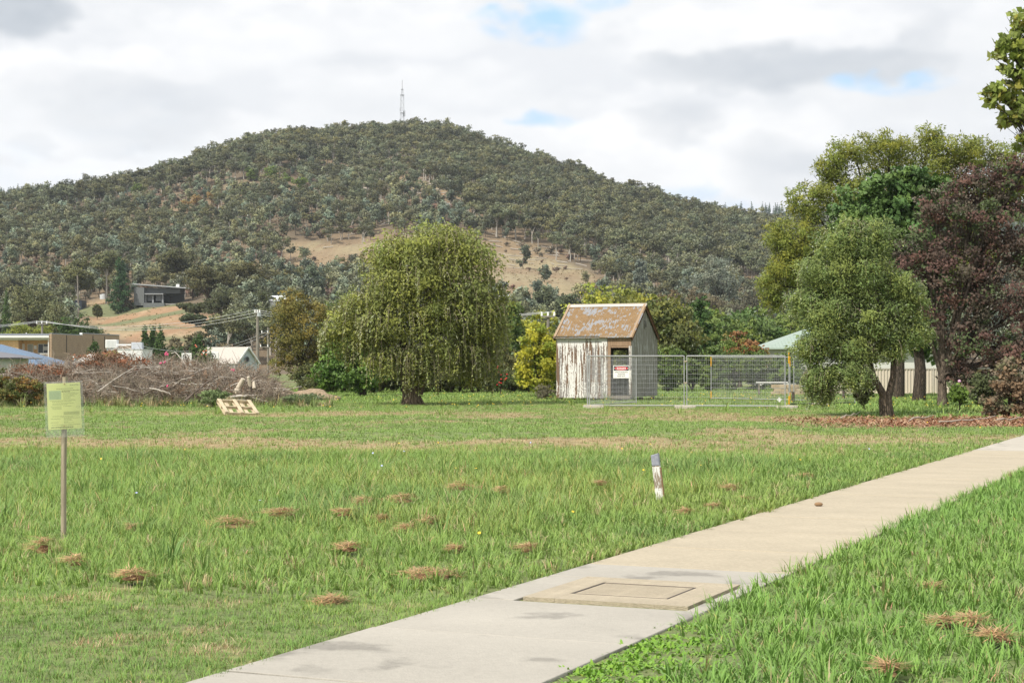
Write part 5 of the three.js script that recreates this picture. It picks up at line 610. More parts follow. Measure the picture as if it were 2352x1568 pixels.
  arc(P(418, 925, 66.2), P(500, 862, 67.2), 0.045, 0.12, darkB); arc(P(290, 860, 67), P(372, 885, 66.6), 0.03, 0.35, darkB); arc(P(330, 905, 66.3), P(470, 850, 67), 0.035, 0.1, darkB); arc(P(255, 806, 72), P(332, 848, 70), 0.022, 0.55, greyB); arc(P(268, 803, 72.5), P(300, 835, 70), 0.016, 0.35, greyB); arc(P(225, 898, 66.5), P(310, 842, 67.4), 0.028, 0.0, greyB); arc(P(345, 892, 66.3), P(392, 905, 66.1), 0.03, 0.02, greyB); arc(P(560, 895, 67), P(612, 858, 68.5), 0.03, 0.1, brownB); arc(P(330, 830, 70), P(305, 868, 67.8), 0.02, 0.1, greyB); arc(P(395, 812, 71), P(430, 850, 69), 0.018, 0.3, greyB);
  for (let k = 0; k < 13; k++) arc(P(628 + R() * 8, 934, 66.6), P(582 + k * 5 + R() * 10, 868 + R() * 20, 67.8), 0.012, 0.02, brownB, 'stem');
  for (const [a, b, r, mm] of [[P(628, 905, 68.5), P(688, 912, 68.5), 0.13, brownB], [P(620, 918, 67.6), P(676, 922, 67.6), 0.11, greyB], [P(640, 892, 69), P(670, 900, 69), 0.09, brownB], [P(530, 912, 66.6), P(590, 908, 66.8), 0.07, greyB], [P(536, 902, 66.9), P(574, 897, 67), 0.06, brownB]]) arc(a, b, r, 0.02, mm, 'log');
  const chunk = mat([0.55, 0.48, 0.38], 0.9); for (const [c, r, w, h, tz] of [[553, 880, 0.22, 0.42, 0.5], [572, 876, 0.16, 0.4, -0.15], [583, 884, 0.14, 0.3, -0.7], [545, 897, 0.3, 0.16, 0.2]]) { const o = part('timber_chunk', new THREE.CylinderGeometry(w * 0.4, w * 0.55, h, 6, 2), chunk, t, P(c, r, 66.9)); o.rotation.set(0.3, c, -tz); }
  part('dead_leaves', foliage({ seed: 9, n: 3600, leaf: [0.09, 0.02], sub: 30, tight: 0.34, clumps: [[P(250, 822, 70), 1.3, 0.35], [P(215, 832, 69.5), 0.9, 0.35], [P(290, 838, 69.2), 1, 0.35], [P(120, 856, 68.5), 1, 0.35], [P(60, 850, 69), 0.9, 0.3]].map(([p, w, h]) => [...p, w, h, w * 0.7]), tones: [[1, 1, 1], [1.25, 0.9, 0.8], [0.8, 0.8, 0.8]] }).geo(), leafMat([0.19, 0.115, 0.07], 0.2), t);
  const pink = mat([0.75, 0.12, 0.26], 0.6), bl = new THREE.IcosahedronGeometry(0.04, 0); for (const [c, r, n] of [[385, 812, 6], [372, 832, 4], [388, 888, 2], [536, 850, 3]]) for (let k = 0; k < n; k++) { const p = P(c + (R() - 0.5) * 16, r + (R() - 0.5) * 7, r > 880 ? 66.4 : 69.2); part('pink_blossom', bl, pink, t, p, [R() * 3, R() * 3, 0]); }
  tree('bramble', 'leafy green and russet bramble at the near left end of the brush pile', 'shrub', stand(40, 66), { seed: 771, h: 1.6, w: 3, y0: 0.05, r: 0.03, n: 7800, leaf: [0.075, 0.026], sub: 28, tight: 0.32, clumps: cl(40, 934, 66, [[20, 895, 45, 32], [75, 890, 38, 30], [-30, 890, 45, 34], [50, 905, 50, 22], [100, 905, 26, 20], [-5, 870, 40, 24]]), tones: [[1, 1, 1], [1.6, 0.85, 0.8], [0.85, 0.95, 0.9], [1.35, 1, 0.9]], m: leafMat([0.125, 0.14, 0.045], 0.3) });
  const ol = tree('oleander', 'green oleander with red-pink flowers behind the brush pile', 'shrub', stand(468, 78), { seed: 772, h: up(790, 78), w: 1.4, y0: 0.3, count: 8, r: 0.04, n: 1700, leaf: [0.19, 0.024], sub: 14, m: leafMat([0.12, 0.165, 0.06], 0.3) }); for (let k = 0; k < 6; k++) part('bloom', bl, mat([0.7, 0.2, 0.12], 0.6), ol, [(R() - 0.5) * 0.8, 2.1 + 0.5 * R(), 0.3]);
  tree('weed_bush', 'low green weeds growing at the foot of the brush pile', 'shrub', stand(487, 63.5), { seed: 773, h: 0.75, w: 1.5, y0: 0, count: 6, r: 0.02, n: 1700, leaf: [0.09, 0.02], sub: 14, m: leafMat([0.135, 0.18, 0.075], 0.3) }); tree('weed_bush', 'low grey-green weeds right of the logs of the brush pile', 'shrub', stand(700, 67), { seed: 774, h: 0.6, w: 1.9, y0: 0, count: 7, r: 0.02, n: 1900, leaf: [0.09, 0.016], sub: 14, m: leafMat([0.135, 0.18, 0.085], 0.3) }); tree('weed_bush', 'dry grey weeds against the left end of the shed', 'shrub', stand(1252, 79), { seed: 775, h: 0.8, w: 1.5, y0: 0, count: 6, r: 0.02, n: 1500, leaf: [0.1, 0.014], sub: 14, m: leafMat([0.15, 0.14, 0.09], 0.3) });
  // heap of tan gravel
  const gm = new THREE.SphereGeometry(1, 28, 10, 0, 6.2832, 0, 1.5708), GP = gm.attributes.position; for (let k = 0; k < GP.count; k++) { const s = 0.8 + 0.4 * n3(GP.getX(k) * 3, GP.getY(k) * 3, GP.getZ(k) * 3 + 4); GP.setXYZ(k, GP.getX(k) * 1.25 * s, GP.getY(k) * 0.5 * s, GP.getZ(k) * 0.9 * s); } gm.computeVertexNormals(); const [gx, gz] = at(712, 77); single('gravel_heap', metres(gm), mat([0.78, 0.6, 0.42], 1, { map: metreTex(grainTex, 0.5), bumpMap: metreTex(grainBump, 0.3), bumpScale: 0.05 }), 'small heap of tan gravel beside the olive bush', 'gravel', [gx, -0.02, gz]);
}
{ // fallen sticks by the mulch
  const R = rng(15), pale = mat([0.42, 0.36, 0.29], 0.95); [[2160, 975, 2290, 966, 'long pale crooked stick lying on the mulch below the plum'], [2090, 969, 2148, 958, 'short pale stick leaning in the grass by the plum trunk'], [2290, 972, 2345, 968, 'grey stick lying in front of the grey shrub'], [1930, 962, 1975, 953, 'thin pale stick on the mulch left of the forked trunk']].forEach(([c0, r0, c1, r1, label]) => { const a = at(c0, deep(r0)), b = at(c1, deep(r1)), pts = []; for (let k = 0; k <= 6; k++) { const u = k / 6, x = mix(a[0], b[0], u), z = mix(a[1], b[1], u) + (R() - 0.5) * 0.3; pts.push([x, groundY(x, z) + 0.05 + 0.08 * R(), z]); } single('fallen_stick', new Mesher().tube(pts, pts.map((_, k) => 0.03 - 0.003 * k), 6).geo(), pale, label, 'stick'); });
}

// ---------- houses, poles, wires, mast ----------
const brickTex = texture(512, 512, (u, v) => { const x = u * 24, y = v * 12 * 4.2, row = Math.floor(y), xx = x * 1.0 + (row % 2) * 0.5, fx = xx - Math.floor(xx), fy = y - row, j = fx < 0.04 || fy < 0.14 ? 1 : 0, k = 0.75 + 0.5 * h3(Math.floor(xx) % 24, row, 4), a = 0.85 + 0.3 * wrapN(u, v, 5, 3); return lerp3([0.34 * k * a, 0.235 * k * a, 0.15 * k * a], [0.36, 0.30, 0.23], j); });
const ribbed = (c, pitch = 0.2, rough = 0.5) => { const t = texture(64, 8, (u) => { const g = Math.abs((u * 1) % 1 - 0.5) < 0.12 ? 1 : 0.35; return [g, g, g]; }, false); t.repeat.set(1 / pitch, 1); return mat(c, rough, { bumpMap: t, bumpScale: 0.03 }); };
const glass = mat([0.05, 0.06, 0.07], 0.12, { metalness: 0 }), hyAt = (c, d) => { const [x, z] = at(c, d); return Math.max(0, hillY(x, z)); };
function slopeAt(c, r) { let d = 310; for (; d < 1100; d += 2) { const [x, z] = at(c, d); if (seenAt(x, hillY(x, z), z)[1] < r) break; } return d; }
function blockAt(name, m, parent, c0, c1, r0, r1, d, deepness, name2) { const x0 = (c0 - CX) / F * d, x1 = (c1 - CX) / F * d, y0 = up(r1, d), y1 = up(r0, d), o = parent.position; return part(name, box(x1 - x0, y1 - y0, deepness, 0, 0, 0, c0 * 0.13, r0 * 0.07), m, parent, [(x0 + x1) / 2 - o.x, (y0 + y1) / 2 - o.y, -d - deepness / 2 - o.z]); }
{ // brick block of flats
  const d = 230, yb = mat([0.62, 0.44, 0.25], 0.9, { map: metreTex(brickTex, 2.6) }), bb = mat([1, 1, 1], 0.95, { map: metreTex(brickTex, 2.6) }); yb.map.repeat.set(1 / 2.6, 1 / 2.6); const y2 = mat([1.9, 1.7, 1.35], 0.9, { map: yb.map });
  const t = thing('brick_building', 'two storey brick building with cream front, recessed porch and long brown side wall', 'building', [at(60, d)[0], 0, -d]);
  const wallTop = 5.85, a = at(115, d - 1), b = at(271, 258), L = Math.hypot(b[0] - a[0], b[1] - a[1]), w = part('side_wall', box(L, wallTop, 0.3, L / 2, wallTop / 2, 0), bb, t, [a[0] - t.position.x, 0, a[1] - t.position.z], [0, Math.atan2(-(b[1] - a[1]), b[0] - a[0]), 0]);
  part('parapet_capping', box(L * 0.42, 0.12, 0.36, L * 0.21, wallTop + 0.02, 0), mat([0.3, 0.32, 0.35], 0.6), w); part('parapet_capping', box(L * 0.58, 0.12, 0.36, L * 0.71, wallTop + 0.3, 0), mat([0.3, 0.32, 0.35], 0.6), w); part('upper_parapet', box(L * 0.58, 0.28, 0.28, L * 0.71, wallTop + 0.12, 0), bb, w); part('parapet_end', box(0.2, 0.4, 0.38, L * 0.42, wallTop + 0.16, 0), WHITE, w);
  for (const q of [0.2, 0.58, 0.76]) part('stain', box(0.32, q < 0.5 ? 2.4 : 3.6, 0.012, L * q, wallTop - (q < 0.5 ? 1.3 : 1.8), 0.158), mat([0.11, 0.085, 0.065], 1, { map: metreTex(grainTex, 0.6) }), w);
  blockAt('front_wall', y2, t, -120, 41, 781, 865, d, 0.3); blockAt('porch_wall', y2, t, 41, 112, 781, 865, d + 2.2, 0.3); blockAt('brick_pier', mat([1.5, 1.2, 0.95], 0.9, { map: yb.map }), t, 112.5, 116.5, 776, 865, d - 0.3, 0.4); blockAt('porch_side', y2, t, 38, 41, 781, 865, d + 0.3, 1.9);
  blockAt('fascia', WHITE, t, -125, 111, 770.5, 775, d - 0.9, 0.12); blockAt('eave_beam', mat([0.62, 0.6, 0.55], 0.8), t, -125, 112, 776, 780.5, d - 0.4, 0.3); blockAt('soffit', WHITE, t, -125, 112, 775.2, 776, d - 0.8, 3.6); blockAt('flat_roof', mat([0.22, 0.24, 0.27], 0.7), t, -125, 112, 766, 770, d - 0.2, 14);
  const door = blockAt('door', mat([0.36, 0.36, 0.33], 0.6), t, 63.5, 74, 791, 815, d + 2.14, 0.05); part('door_frame', box(0.06, 1.5, 0.07), WHITE, door, [-0.36, 0, 0.02]); part('door_frame', box(0.06, 1.5, 0.07), WHITE, door, [0.36, 0, 0.02]); part('door_frame', box(0.78, 0.06, 0.07), WHITE, door, [0, 0.74, 0.02]);
  blockAt('meter_panel', WHITE, t, 47, 55, 789, 803, d + 2.1, 0.08); const mb = blockAt('meter_box', WHITE, t, 77, 82.5, 793, 801.5, d + 2.05, 0.14);
  const win = blockAt('window', glass, t, 87, 110, 790, 811, d + 2.12, 0.05); for (const x of [-0.72, 0.0, 0.70]) part('window_frame', box(0.06, 1.26, 0.07), WHITE, win, [x, 0, 0.02]); for (const y of [0.62, -0.6]) part('window_frame', box(1.5, 0.06, 0.07), WHITE, win, [0, y, 0.025]); part('blind', box(0.66, 0.52, 0.02), mat([0.6, 0.6, 0.6], 0.8), win, [0.36, 0.05, 0.035]);
  const rl = blockAt('balcony_rail', WHITE, t, 90, 111, 811.5, 812.6, d + 0.1, 0.06); for (let k = 0; k < 8; k++) part('baluster', box(0.03, 0.34, 0.03), WHITE, rl, [-0.55 + k * 0.157, -0.2, 0]); blockAt('downpipe', WHITE, t, 109, 111, 775, 830, d - 0.5, 0.1); blockAt('balcony_slab', mat([0.4, 0.38, 0.35], 0.9), t, 41, 112, 818, 821, d, 2.3);
  blockAt('roof_vent', WHITE, t, 58, 60, 764, 771, d + 0.4, 0.12);
}
function hipRoof(m, x0, x1, z0, z1, ye, yr, in0, in1, parent) { const zm = (z0 + z1) / 2, A = [x0, ye, z0], B = [x1, ye, z0], C = [x1, ye, z1], D = [x0, ye, z1], P = [x0 + in0, yr, zm], Q = [x1 - in1, yr, zm]; for (const [q, n] of [[[A, B, Q, P], 'roof_plane'], [[C, D, P, Q], 'roof_plane'], [[B, C, Q], 'roof_plane'], [[D, A, P], 'roof_plane']]) part(n, sheet(q, 0.06), m, parent); }
{ // blue roofed house
  const d = 150, [x] = at(40, d), t = thing('blue_roofed_house', 'house with a broad blue iron roof behind the left of the brush pile', 'building', [x, 0, -d]), m = ribbed([0.12, 0.185, 0.28], 0.3, 0.5); hipRoof(m, -11, 3.2, 0, -9, 1.6, 3.5, 4, 6, t); part('walls', box(14, 1.6, 8.4, -3.6, 0.8, -4.5), mat([0.35, 0.36, 0.37], 0.9), t); part('gutter', box(14.2, 0.12, 0.12, -3.9, 1.55, 0.08), mat([0.04, 0.05, 0.065], 0.5), t);
  const e = 118, t2 = thing('dark_gutter_cottage', 'low cottage with dark grey roof at the end of the blue roofed house', 'building', [at(-20, e)[0], 0, -e]), g = mat([0.16, 0.16, 0.18], 0.6); hipRoof(g, -6, 2.1, 0, -5, up(822, e), up(806, e), 2, 2.4, t2); part('walls', box(7, up(824, e), 4.4, -2.3, up(824, e) / 2, -2.6), mat([0.5, 0.52, 0.48], 0.8), t2); part('gutter', box(8.2, 0.1, 0.1, -1.95, up(822.5, e), 0.06), DARK, t2); part('downpipe', new THREE.CylinderGeometry(0.05, 0.05, 1.6, 8), WHITE, t2, [1.2, 0.9, -0.3]);
}
{ // white boxed building and its coolers
  const d = 214, t = thing('white_boxed_building', 'white flat-roofed building behind the brush pile', 'building', [at(296, d)[0], 0, -d]); blockAt('wall_panel', mat([0.74, 0.74, 0.73], 0.7), t, 264, 297, 803, 870, d, 6); blockAt('wall_panel', mat([0.72, 0.72, 0.715], 0.7), t, 297.3, 326, 803, 870, d, 6); blockAt('parapet_capping', mat([0.55, 0.56, 0.57], 0.5), t, 263, 327, 801, 803, d - 0.06, 6.2); blockAt('rail_pipe', WHITE, t, 266, 300, 790, 793, d + 1, 0.1);
  const cool = (c0, c1, r0, r1, dd, label, open) => { const o = thing('rooftop_cooler', label, 'cooler', [at((c0 + c1) / 2, dd)[0], up(r1, dd), -dd]), w = (c1 - c0) / F * dd, h = (r1 - r0) / F * dd; part('casing', bevel(w, h, w * 0.8, 0.03).translate(0, h / 2, -w * 0.4), open ? mat([0.5, 0.53, 0.58], 0.6) : WHITE, o); for (let k = 0; k < 7; k++) part('louvre', box(w * 0.055, h * 0.78, 0.02), mat([0.5, 0.52, 0.52], 0.6), o, [(-0.36 + k * 0.12) * w, h * 0.5, 0.015]); part('stand', box(w * 0.8, 0.3, w * 0.6), steel, o, [0, -0.16, -w * 0.4]); };
  cool(241, 267, 780, 799, 216, 'white louvred rooftop cooler beside the brown brick wall'); cool(301, 325, 786, 801, 215.5, 'grey rooftop cooler beside the cypress row', true);
  const pipe = thing('flue_pipe', 'short steel flue with a cap in front of the brown brick wall', 'flue', [at(172, 205)[0], up(832, 205), -205]); part('pipe', new THREE.CylinderGeometry(0.2, 0.2, 1.6, 12), mat([0.3, 0.33, 0.33], 0.5), pipe, [0, -0.2, 0]); part('cap', new THREE.CylinderGeometry(0.3, 0.3, 0.14, 12), WHITE, pipe, [0, 0.66, 0]);
  const ph = thing('white_gabled_roof', 'small white roof slope between the flue and the bushy conifer', 'building', [at(205, 200)[0], 0, -200]); part('roof_plane', sheet([[-2.6, 1.6, 0], [0.1, 1.6, 0], [0.1, 2.9, -2.4], [-0.7, 2.9, -2.4]], 0.08), mat([0.72, 0.72, 0.7], 0.6), ph); part('walls', box(2.5, 1.55, 3, -1.25, 0.78, -1.8), mat([0.5, 0.5, 0.5], 0.8), ph);
}
{ // pale cottage with beige roof
  const d = 190, t = thing('pale_cottage', 'pale blue-grey cottage with beige iron roof behind the brush pile', 'building', [at(568, d)[0], 0, -d], -0.62), m = ribbed([0.48, 0.44, 0.39], 0.25, 0.5), wall = mat([0.46, 0.52, 0.55], 0.85), L = 6.6, w = 3.3, ye = 1.75, yr = 3.65;
  part('roof_plane', sheet([[-L, ye, w / 2 + 0.2], [0.2, ye, w / 2 + 0.2], [0.2, yr, 0], [-L, yr, 0]].map(([x, y, z]) => [x, y, z]), 0.07), m, t); part('roof_plane', sheet([[0.2, ye, -w / 2 - 0.2], [-L, ye, -w / 2 - 0.2], [-L, yr, 0], [0.2, yr, 0]], 0.07), m, t);
  const sh = new THREE.Shape([[-w / 2, 0], [w / 2, 0], [w / 2, ye + 0.1], [0, yr - 0.1], [-w / 2, ye + 0.1]].map((q) => new THREE.Vector2(...q))); part('gable_wall', metres(new THREE.ExtrudeGeometry(sh, { depth: L - 0.1, bevelEnabled: false }).translate(0, 0, -L)).rotateY(Math.PI / 2), wall, t);
  for (const s of [1, -1]) part('barge_board', box(0.06, 0.16, 2.6), WHITE, t, [0.2, (ye + yr) / 2 - 0.02, s * (w / 4 + 0.1)], [s * Math.atan2(yr - ye, w / 2 + 0.2), 0, 0]); const wn = part('arched_window', new THREE.CylinderGeometry(0.3, 0.3, 0.05, 16).rotateZ(Math.PI / 2), DARK, t, [0.02, 2.25, 0.1]); part('window_frame', new THREE.TorusGeometry(0.31, 0.04, 6, 18).rotateY(Math.PI / 2), mat([0.25, 0.28, 0.3], 0.7), wn, [0.03, 0, 0]); part('downpipe', new THREE.CylinderGeometry(0.05, 0.05, 2, 8), WHITE, t, [0.06, 0.9, -w / 2 - 0.02]);
  for (const [c, r, lab] of [[490, 822, 'white air conditioner with round fan on the slope of the beige roof'], [428, 824, 'white air conditioner standing left of the oleander']]) { const dd = 178, o = thing('air_conditioner', lab, 'air conditioner', [at(c, dd)[0], 0, -dd], 0.1), y = up(r, dd); part('casing', bevel(1.05, 0.82, 0.4, 0.03).translate(0, y + 0.2, -0.2), WHITE, o); part('casing', bevel(1.05, 0.82, 0.4, 0.03).translate(0, y - 0.64, -0.2), WHITE, o); for (const q of [0.2, -0.64]) { const f = part('fan_grille', new THREE.TorusGeometry(0.29, 0.035, 6, 20), DARK, o, [-0.1, y + q, 0.01]); part('fan_hub', new THREE.CylinderGeometry(0.13, 0.13, 0.03, 12).rotateX(Math.PI / 2), DARK, f); } part('stand', box(0.9, y - 0.95, 0.35, 0, (y - 1.05) / 2, -0.2), mat([0.4, 0.4, 0.4], 0.8), o); }
}
{ // hillside houses, tank
  let d = slopeAt(158, 716), y = hyAt(158, d), t = thing('navy_shed', 'dark navy box shed on the slope behind the grey-olive gums', 'building', [at(158, d)[0], y, -d]); part('walls', box(7.7, 3.7, 6, 0, 1.55, -3), ribbed([0.022, 0.03, 0.045], 0.4, 0.6), t); part('roof', box(7.9, 0.15, 6.2, 0, 3.49, -3), mat([0.04, 0.045, 0.055], 0.5), t); part('flue', new THREE.CylinderGeometry(0.14, 0.14, 1.2, 8), WHITE, t, [-2, 4.1, -2]);
  d = slopeAt(345, 704); t = thing('grey_house', 'grey modern house with skillion roof and two garage doors on the bank', 'building', [at(345, d)[0], up(700, d), -d], 0); const gw = ribbed([0.145, 0.155, 0.155], 0.35, 0.7), gd = mat([0.23, 0.245, 0.255], 0.6), gt = mat([0.3, 0.31, 0.32], 0.6);
  part('side_wall', box(3.1, 5.6, 8, -3.4, 2.6, -3), gw, t); part('upper_wall', box(11, 1.7, 7, 3.6, 4.4, -3.8), mat([0.1, 0.11, 0.115], 0.7), t); part('back_wall', box(11, 4.2, 0.3, 3.6, 1.9, -6.8), gw, t); part('carport_roof', box(6.2, 0.32, 4, 0.9, 3.35, -1.2), gt, t); for (const x of [-1.6, 0.6, 3.6]) part('carport_pier', box(0.45, 3.2, 0.45, x, 1.5, -0.5), gt, t); for (const x of [-0.5, 2.1]) { const g = part('garage_door', box(1.75, 1.9, 0.1, x, 2.2, -1.6), gd, t); for (let k = 0; k < 3; k++) part('door_panel', box(1.6, 0.5, 0.05, x, 1.6 + k * 0.6, -1.53), mat([0.26, 0.27, 0.28], 0.6), g); } part('retaining_wall', box(6.4, 3.6, 1, 1.2, -1.2, 0.6), gw, t); part('terrace', box(12, 0.4, 7, 2, 0.2, -3), mat([0.3, 0.29, 0.27], 0.9), t);
  const rf = part('skillion_roof', box(17.5, 0.28, 9.4, 0, 0, 0), mat([0.42, 0.44, 0.46], 0.5), t, [3.2, 5.75, -3.2], [0, 0, -0.075]); part('roof_unit', bevel(1, 0.9, 0.9, 0.04), WHITE, rf, [5.2, 0.55, 3.5]);
  const td = slopeAt(236, 688), ty = hyAt(236, td); t = thing('water_tank', 'pale rounded corrugated water tank on the slope', 'tank', [at(236, td)[0], ty, -td]); part('tank_body', new THREE.CylinderGeometry(1.15, 1.15, 1.6, 20).translate(0, 0.6, 0), ribbed([0.6, 0.64, 0.66], 0.05, 0.5), t); part('tank_roof', new THREE.SphereGeometry(1.17, 20, 5, 0, 6.29, 0, 0.7).scale(1, 0.5, 1).translate(0, 0.98, 0), mat([0.66, 0.69, 0.7], 0.5), t);
  d = 430; t = thing('white_hill_house', 'white roofed house half hidden among trees above the olive bush', 'building', [at(642, d)[0], up(706, d), -d], 0.3); part('walls', box(6, 2.4, 5, 0, 0.4, 0), mat([0.5, 0.5, 0.48], 0.8), t); part('roof_plane', sheet([[-3.3, 1.6, 2.8], [3.3, 1.6, 2.8], [3.3, 3, 0], [-3.3, 3, 0]], 0.1), mat([0.72, 0.74, 0.75], 0.5), t); part('roof_plane', sheet([[3.3, 1.6, -2.8], [-3.3, 1.6, -2.8], [-3.3, 3, 0], [3.3, 3, 0]], 0.1), mat([0.72, 0.74, 0.75], 0.5), t);
}
{ // poles and wires
  const timber = mat([0.36, 0.33, 0.29], 0.95, { map: rep(grainTex.clone(), 1, 0.3) }), wire = mat([0.62, 0.63, 0.63], 0.5), porc = mat([0.8, 0.8, 0.78], 0.4), tips = {};
  const pole = (key, c, r, d, label, arms = [], o = {}) => { const h = up(r, d), base = o.y ?? 0, [x, z] = at(c, d), t = thing(o.name ?? 'power_pole', label, 'pole', [x, base, z]), rr = o.r ?? 0.17; part('shaft', new Mesher().tube([[0, -0.5, 0], [o.lean ?? 0, h - base, 0]], [rr * 1.15, rr * 0.8], 8).geo(), o.m ?? timber, t); tips[key] = []; for (const [row, half] of arms) { const y = up(row, d) - base; const arm = part('crossarm', bevel(half * 2, 0.14, 0.12, 0.01), timber, t, [o.lean ?? 0, y, 0.2]); for (const q of [-0.92, 0, 0.92]) { part('insulator', new THREE.CylinderGeometry(0.07, 0.1, 0.36, 8), porc, arm, [q * half, 0.24, 0]); tips[key].push([x + q * half, y + 0.42 + base, z + 0.2]); } } return t; };
  pole('a', 95.5, 736, 242, 'timber power pole with a crossarm rising behind the brick building', [[744, 0.78]]); const p2 = pole('b', 591, 711, 205, 'grey timber power pole right of the pale cottage', [[719, 0.3]], { r: 0.2 }); pole('c', 615, 752, 262, 'second power pole with two crossarms beside the olive bush', [[765, 1.0], [797, 1.2]]); pole('e', 1259, 722, 150, 'timber power pole top showing above the lime shrub', [[727, 0.6]]); pole('h', 180, 632, 500, 'bare timber pole standing on the slope above the navy shed', [], { y: hyAt(180, 500), r: 0.22, lean: -0.5 });
  const lamp = pole('l', 1138, 682, 165, 'thin street lamp pole beside the weeping tree', [], { name: 'street_lamp', r: 0.07, m: steel }); part('lamp_arm', new Mesher().tube([[0, up(682, 165), 0], [0.4, up(680, 165), 0], [1, up(679, 165), 0]], 0.04, 6).geo(), steel, lamp); part('lamp_head', bevel(0.6, 0.14, 0.25, 0.03), mat([0.6, 0.62, 0.62], 0.4), lamp, [1.2, up(679, 165), 0]);
  part('transformer', new THREE.CylinderGeometry(0.25, 0.25, 0.5, 10), mat([0.4, 0.43, 0.44], 0.5), p2, [0.2, up(722, 205), 0.15]);
  const span = (a, b, sag, label) => { const pts = []; for (let k = 0; k <= 18; k++) { const u = k / 18; pts.push([mix(a[0], b[0], u), mix(a[1], b[1], u) - sag * 4 * u * (1 - u), mix(a[2], b[2], u)]); } single('overhead_wire', new Mesher().tube(pts, 0.019, 5).geo(), wire, label, 'wire', null, 0, 'overhead wires'); };
  const off = (p, x, y, z) => [p[0] + x, p[1] + y, p[2] + z];
  for (let k = 0; k < 3; k++) { span(tips.a[k], off(tips.b[0], 0.25 * k, -0.3 * k, 0), 1.35 + 0.12 * k, 'overhead wire between the pole behind the brick building and the grey power pole'); span(tips.a[k], off(tips.a[k], -22, -1.6 - 0.25 * k, 14), 0.5, 'overhead wire leaving the pole behind the brick building away from the cypress row'); span(off(tips.b[0], 0.25 * k, -0.3 * k, 0), tips.e[k], 1.1, 'overhead wire between the grey power pole and the pole by the lime shrub'); }
  for (let k = 0; k < 2; k++) span([at(326, 214)[0], up(796 - 2 * k, 214), -214], tips.c[k + 1], 1.6 + 0.3 * k, 'service wire from the white boxed building to the pole with two crossarms');
}
{ // lattice mast on the summit
  const d = 1092, [x, z] = at(923, d), y0 = hillY(x, z) - 0.5, t = thing('radio_mast', 'steel lattice radio mast on the summit of the hill', 'mast', [x, y0, z], 0.4), g = mat([0.36, 0.37, 0.39], 0.5, { metalness: 0.3 }), ys = up(217, d) - y0, yt = up(203, d) - y0, yp = up(182, d) - y0, hw = 0.95;
  for (const [sx, sz] of [[1, 1], [1, -1], [-1, 1], [-1, -1]]) part('leg', new Mesher().tube([[sx * hw * 1.25, 0, sz * hw * 1.25], [sx * hw * 0.9, ys, sz * hw * 0.9], [sx * 0.45, ys + 1.2, sz * 0.45], [sx * 0.4, yt, sz * 0.4]], 0.09, 6).geo(), g, t);
  const N = Math.floor(ys / 2.1); for (let k = 0; k < N; k++) { const ya = k * ys / N, yb = (k + 1) * ys / N, w = hw * mix(1.25, 0.9, k / N); for (const [ax, az, bx, bz] of [[-1, 1, 1, 1], [1, 1, 1, -1], [1, -1, -1, -1], [-1, -1, -1, 1]]) part('brace', new Mesher().tube([[ax * w, k % 2 ? ya : yb, az * w], [bx * w, k % 2 ? yb : ya, bz * w]], 0.05, 4).geo(), g, t); }
  for (const y of [ys, ys * 0.6, yt - 0.3]) part('platform', box(y === yt - 0.3 ? 1.4 : 2.3, 0.25, y === yt - 0.3 ? 1.4 : 2.3, 0, y, 0), g, t); part('antenna_pole', new THREE.CylinderGeometry(0.16, 0.22, yp - yt, 8), mat([0.4, 0.4, 0.42], 0.5), t, [0, (yp + yt) / 2, 0]);
  for (const [ax, ay, az] of [[1.5, 0.42, 0.9], [1.9, 0.42, -0.2], [1.3, 0.42, -0.9], [-1.6, 0.50, 0.6]]) part('panel_antenna', box(0.35, ax > 0 ? 3.6 : 2.2, 0.3), g, t, [ax, ys * ay + 5, az]); part('dish', new THREE.CylinderGeometry(0.5, 0.5, 0.25, 12).rotateX(1.2), g, t, [-1.5, ys * 0.45, 0.6]);
}
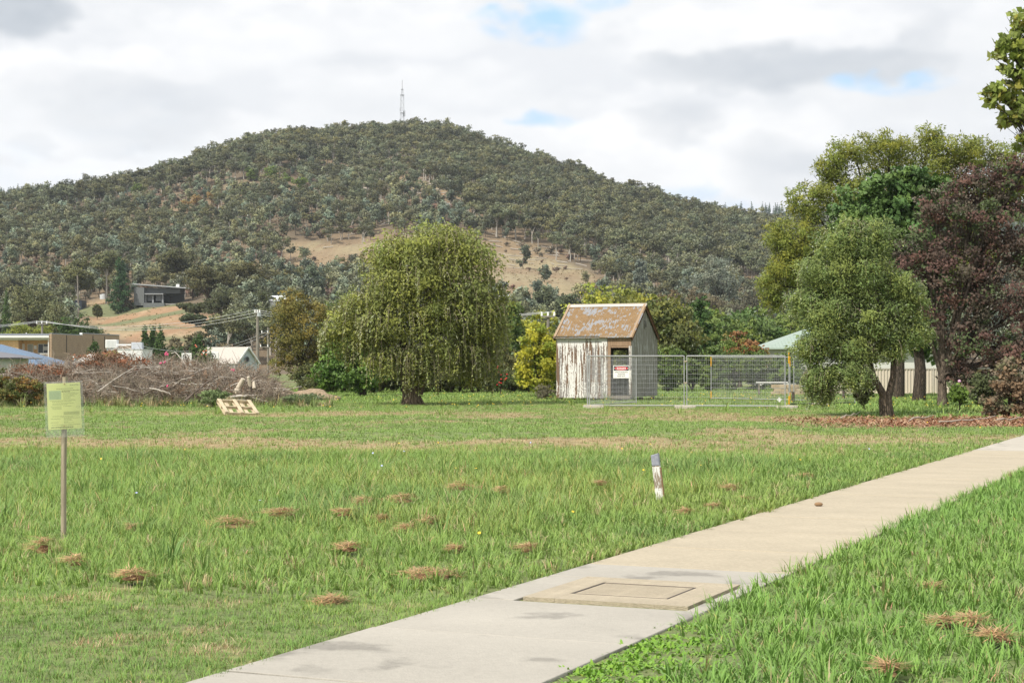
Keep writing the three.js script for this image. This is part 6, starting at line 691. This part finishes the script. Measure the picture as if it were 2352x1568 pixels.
{ // garden boundary on the right
  const d = 92, cream = ribbed([0.56, 0.50, 0.41], 0.2, 0.55), trim = mat([0.60, 0.55, 0.46], 0.5), h = up(846, d), a = at(1853, d), b = at(2330, 96), L = Math.hypot(b[0] - a[0], b[1] - a[1]), n = 5, w = L / n, ang = Math.atan2(-(b[1] - a[1]), b[0] - a[0]), t = thing('cream_fence', 'cream ribbed steel fence behind the right-hand grove', 'fence', [a[0], 0, a[1]], ang);
  const rib = (() => { const m = new Mesher(), N = Math.round(w / 0.05), pr = [0, 0, 0.028, 0.028]; for (let i = 0; i <= N; i++) { const x = 0.05 + i / N * (w - 0.1), z = pr[i % 4]; m.v(x, 0.06, z, 0, 0, 1, x, 0); m.v(x, h - 0.04, z, 0, 0, 1, x, h); } for (let i = 0; i < N; i++) m.quad(2 * i, 2 * i + 2, 2 * i + 3, 2 * i + 1); const g = m.geo().toNonIndexed(); g.computeVertexNormals(); return g; })(), creamP = mat([0.70, 0.62, 0.50], 0.55);
  for (let k = 0; k < n; k++) { part('panel', rib, creamP, t, [k * w, 0, 0]); part('top_rail', box(w - 0.06, 0.06, 0.06, w / 2, h - 0.02, 0.01), trim, t, [k * w, 0, 0]); part('bottom_rail', box(w - 0.06, 0.06, 0.06, w / 2, 0.05, 0.01), trim, t, [k * w, 0, 0]); } for (let k = 0; k <= n; k++) part('post', box(0.06, h + 0.06, 0.07, 0, h / 2, 0.012), trim, t, [k * w, 0, 0]);
  const e = 118, gh = thing('green_roofed_house', 'house with a pale green iron roof behind the garden fence', 'building', [at(1755, e)[0], 0, -e]); hipRoof(ribbed([0.30, 0.375, 0.32], 0.25, 0.5), 0, 13, 0, -8.5, up(799, e), up(741, e), 4.6, 4.6, gh); part('walls', box(12, up(800, e), 7.6, 6.5, up(800, e) / 2, -4.3), mat([0.62, 0.62, 0.58], 0.8), gh); part('gutter', box(13, 0.1, 0.1, 6.5, up(800, e), 0.05), mat([0.42, 0.52, 0.45], 0.5), gh); part('door', box(0.9, 2, 0.06, 1.2, 1, -0.46), WHITE, gh);
  const c2 = thing('tan_outbuilding', 'tan rendered wall showing between the plum and the grey shrub', 'building', [at(2256, 88)[0], 0, -88]); part('walls', box(1.6, up(846, 88), 3, 0, up(846, 88) / 2, -1.5), mat([0.52, 0.40, 0.26], 0.9), c2); part('roof', box(1.9, 0.12, 3.3, 0, up(845, 88), -1.5), mat([0.4, 0.38, 0.34], 0.7), c2);
  const s = thing('block_stack', 'stack of sandy stone blocks behind the wire fence', 'blocks', [at(1772, 91)[0], 0, -91], 0.05), bt = [mat([0.50, 0.39, 0.25], 0.95), mat([0.44, 0.335, 0.21], 0.95), mat([0.54, 0.43, 0.29], 0.95)], bg = bevel(0.38, 0.185, 0.3, 0.012), R = rng(6); for (let r = 0; r < 3; r++) for (let k = 0; k < 5 - (r > 1 ? 1 : 0); k++) part('block', bg, bt[(r * 2 + k) % 3], s, [0.2 + k * 0.395 + (r % 2) * 0.12 + (R() - 0.5) * 0.02, 0.095 + r * 0.19, (R() - 0.5) * 0.04]);
  const pl = thing('white_plank', 'long white plank resting across beside the stone blocks', 'plank', [at(1758, 92)[0], 0, -91.6]); part('board', bevel(1.7, 0.06, 0.25, 0.01), WHITE, pl, [0.3, 0.68, 0]); for (const x of [-0.4, 0.9]) part('trestle', box(0.08, 0.66, 0.2, x, 0.33, 0), greyWood, pl);
  for (const [c, dd, lab] of [[1822, 68.5, 'short dark timber bollard in front of the cream fence end'], [1938, 80, 'short dark timber bollard below the feathery tree']]) single('timber_bollard', new THREE.CylinderGeometry(0.06, 0.07, 0.55, 9).translate(0, 0.26, 0), mat([0.07, 0.05, 0.035], 0.9), lab, 'bollard', stand(c, dd));
}

renderer.render(scene, camera);
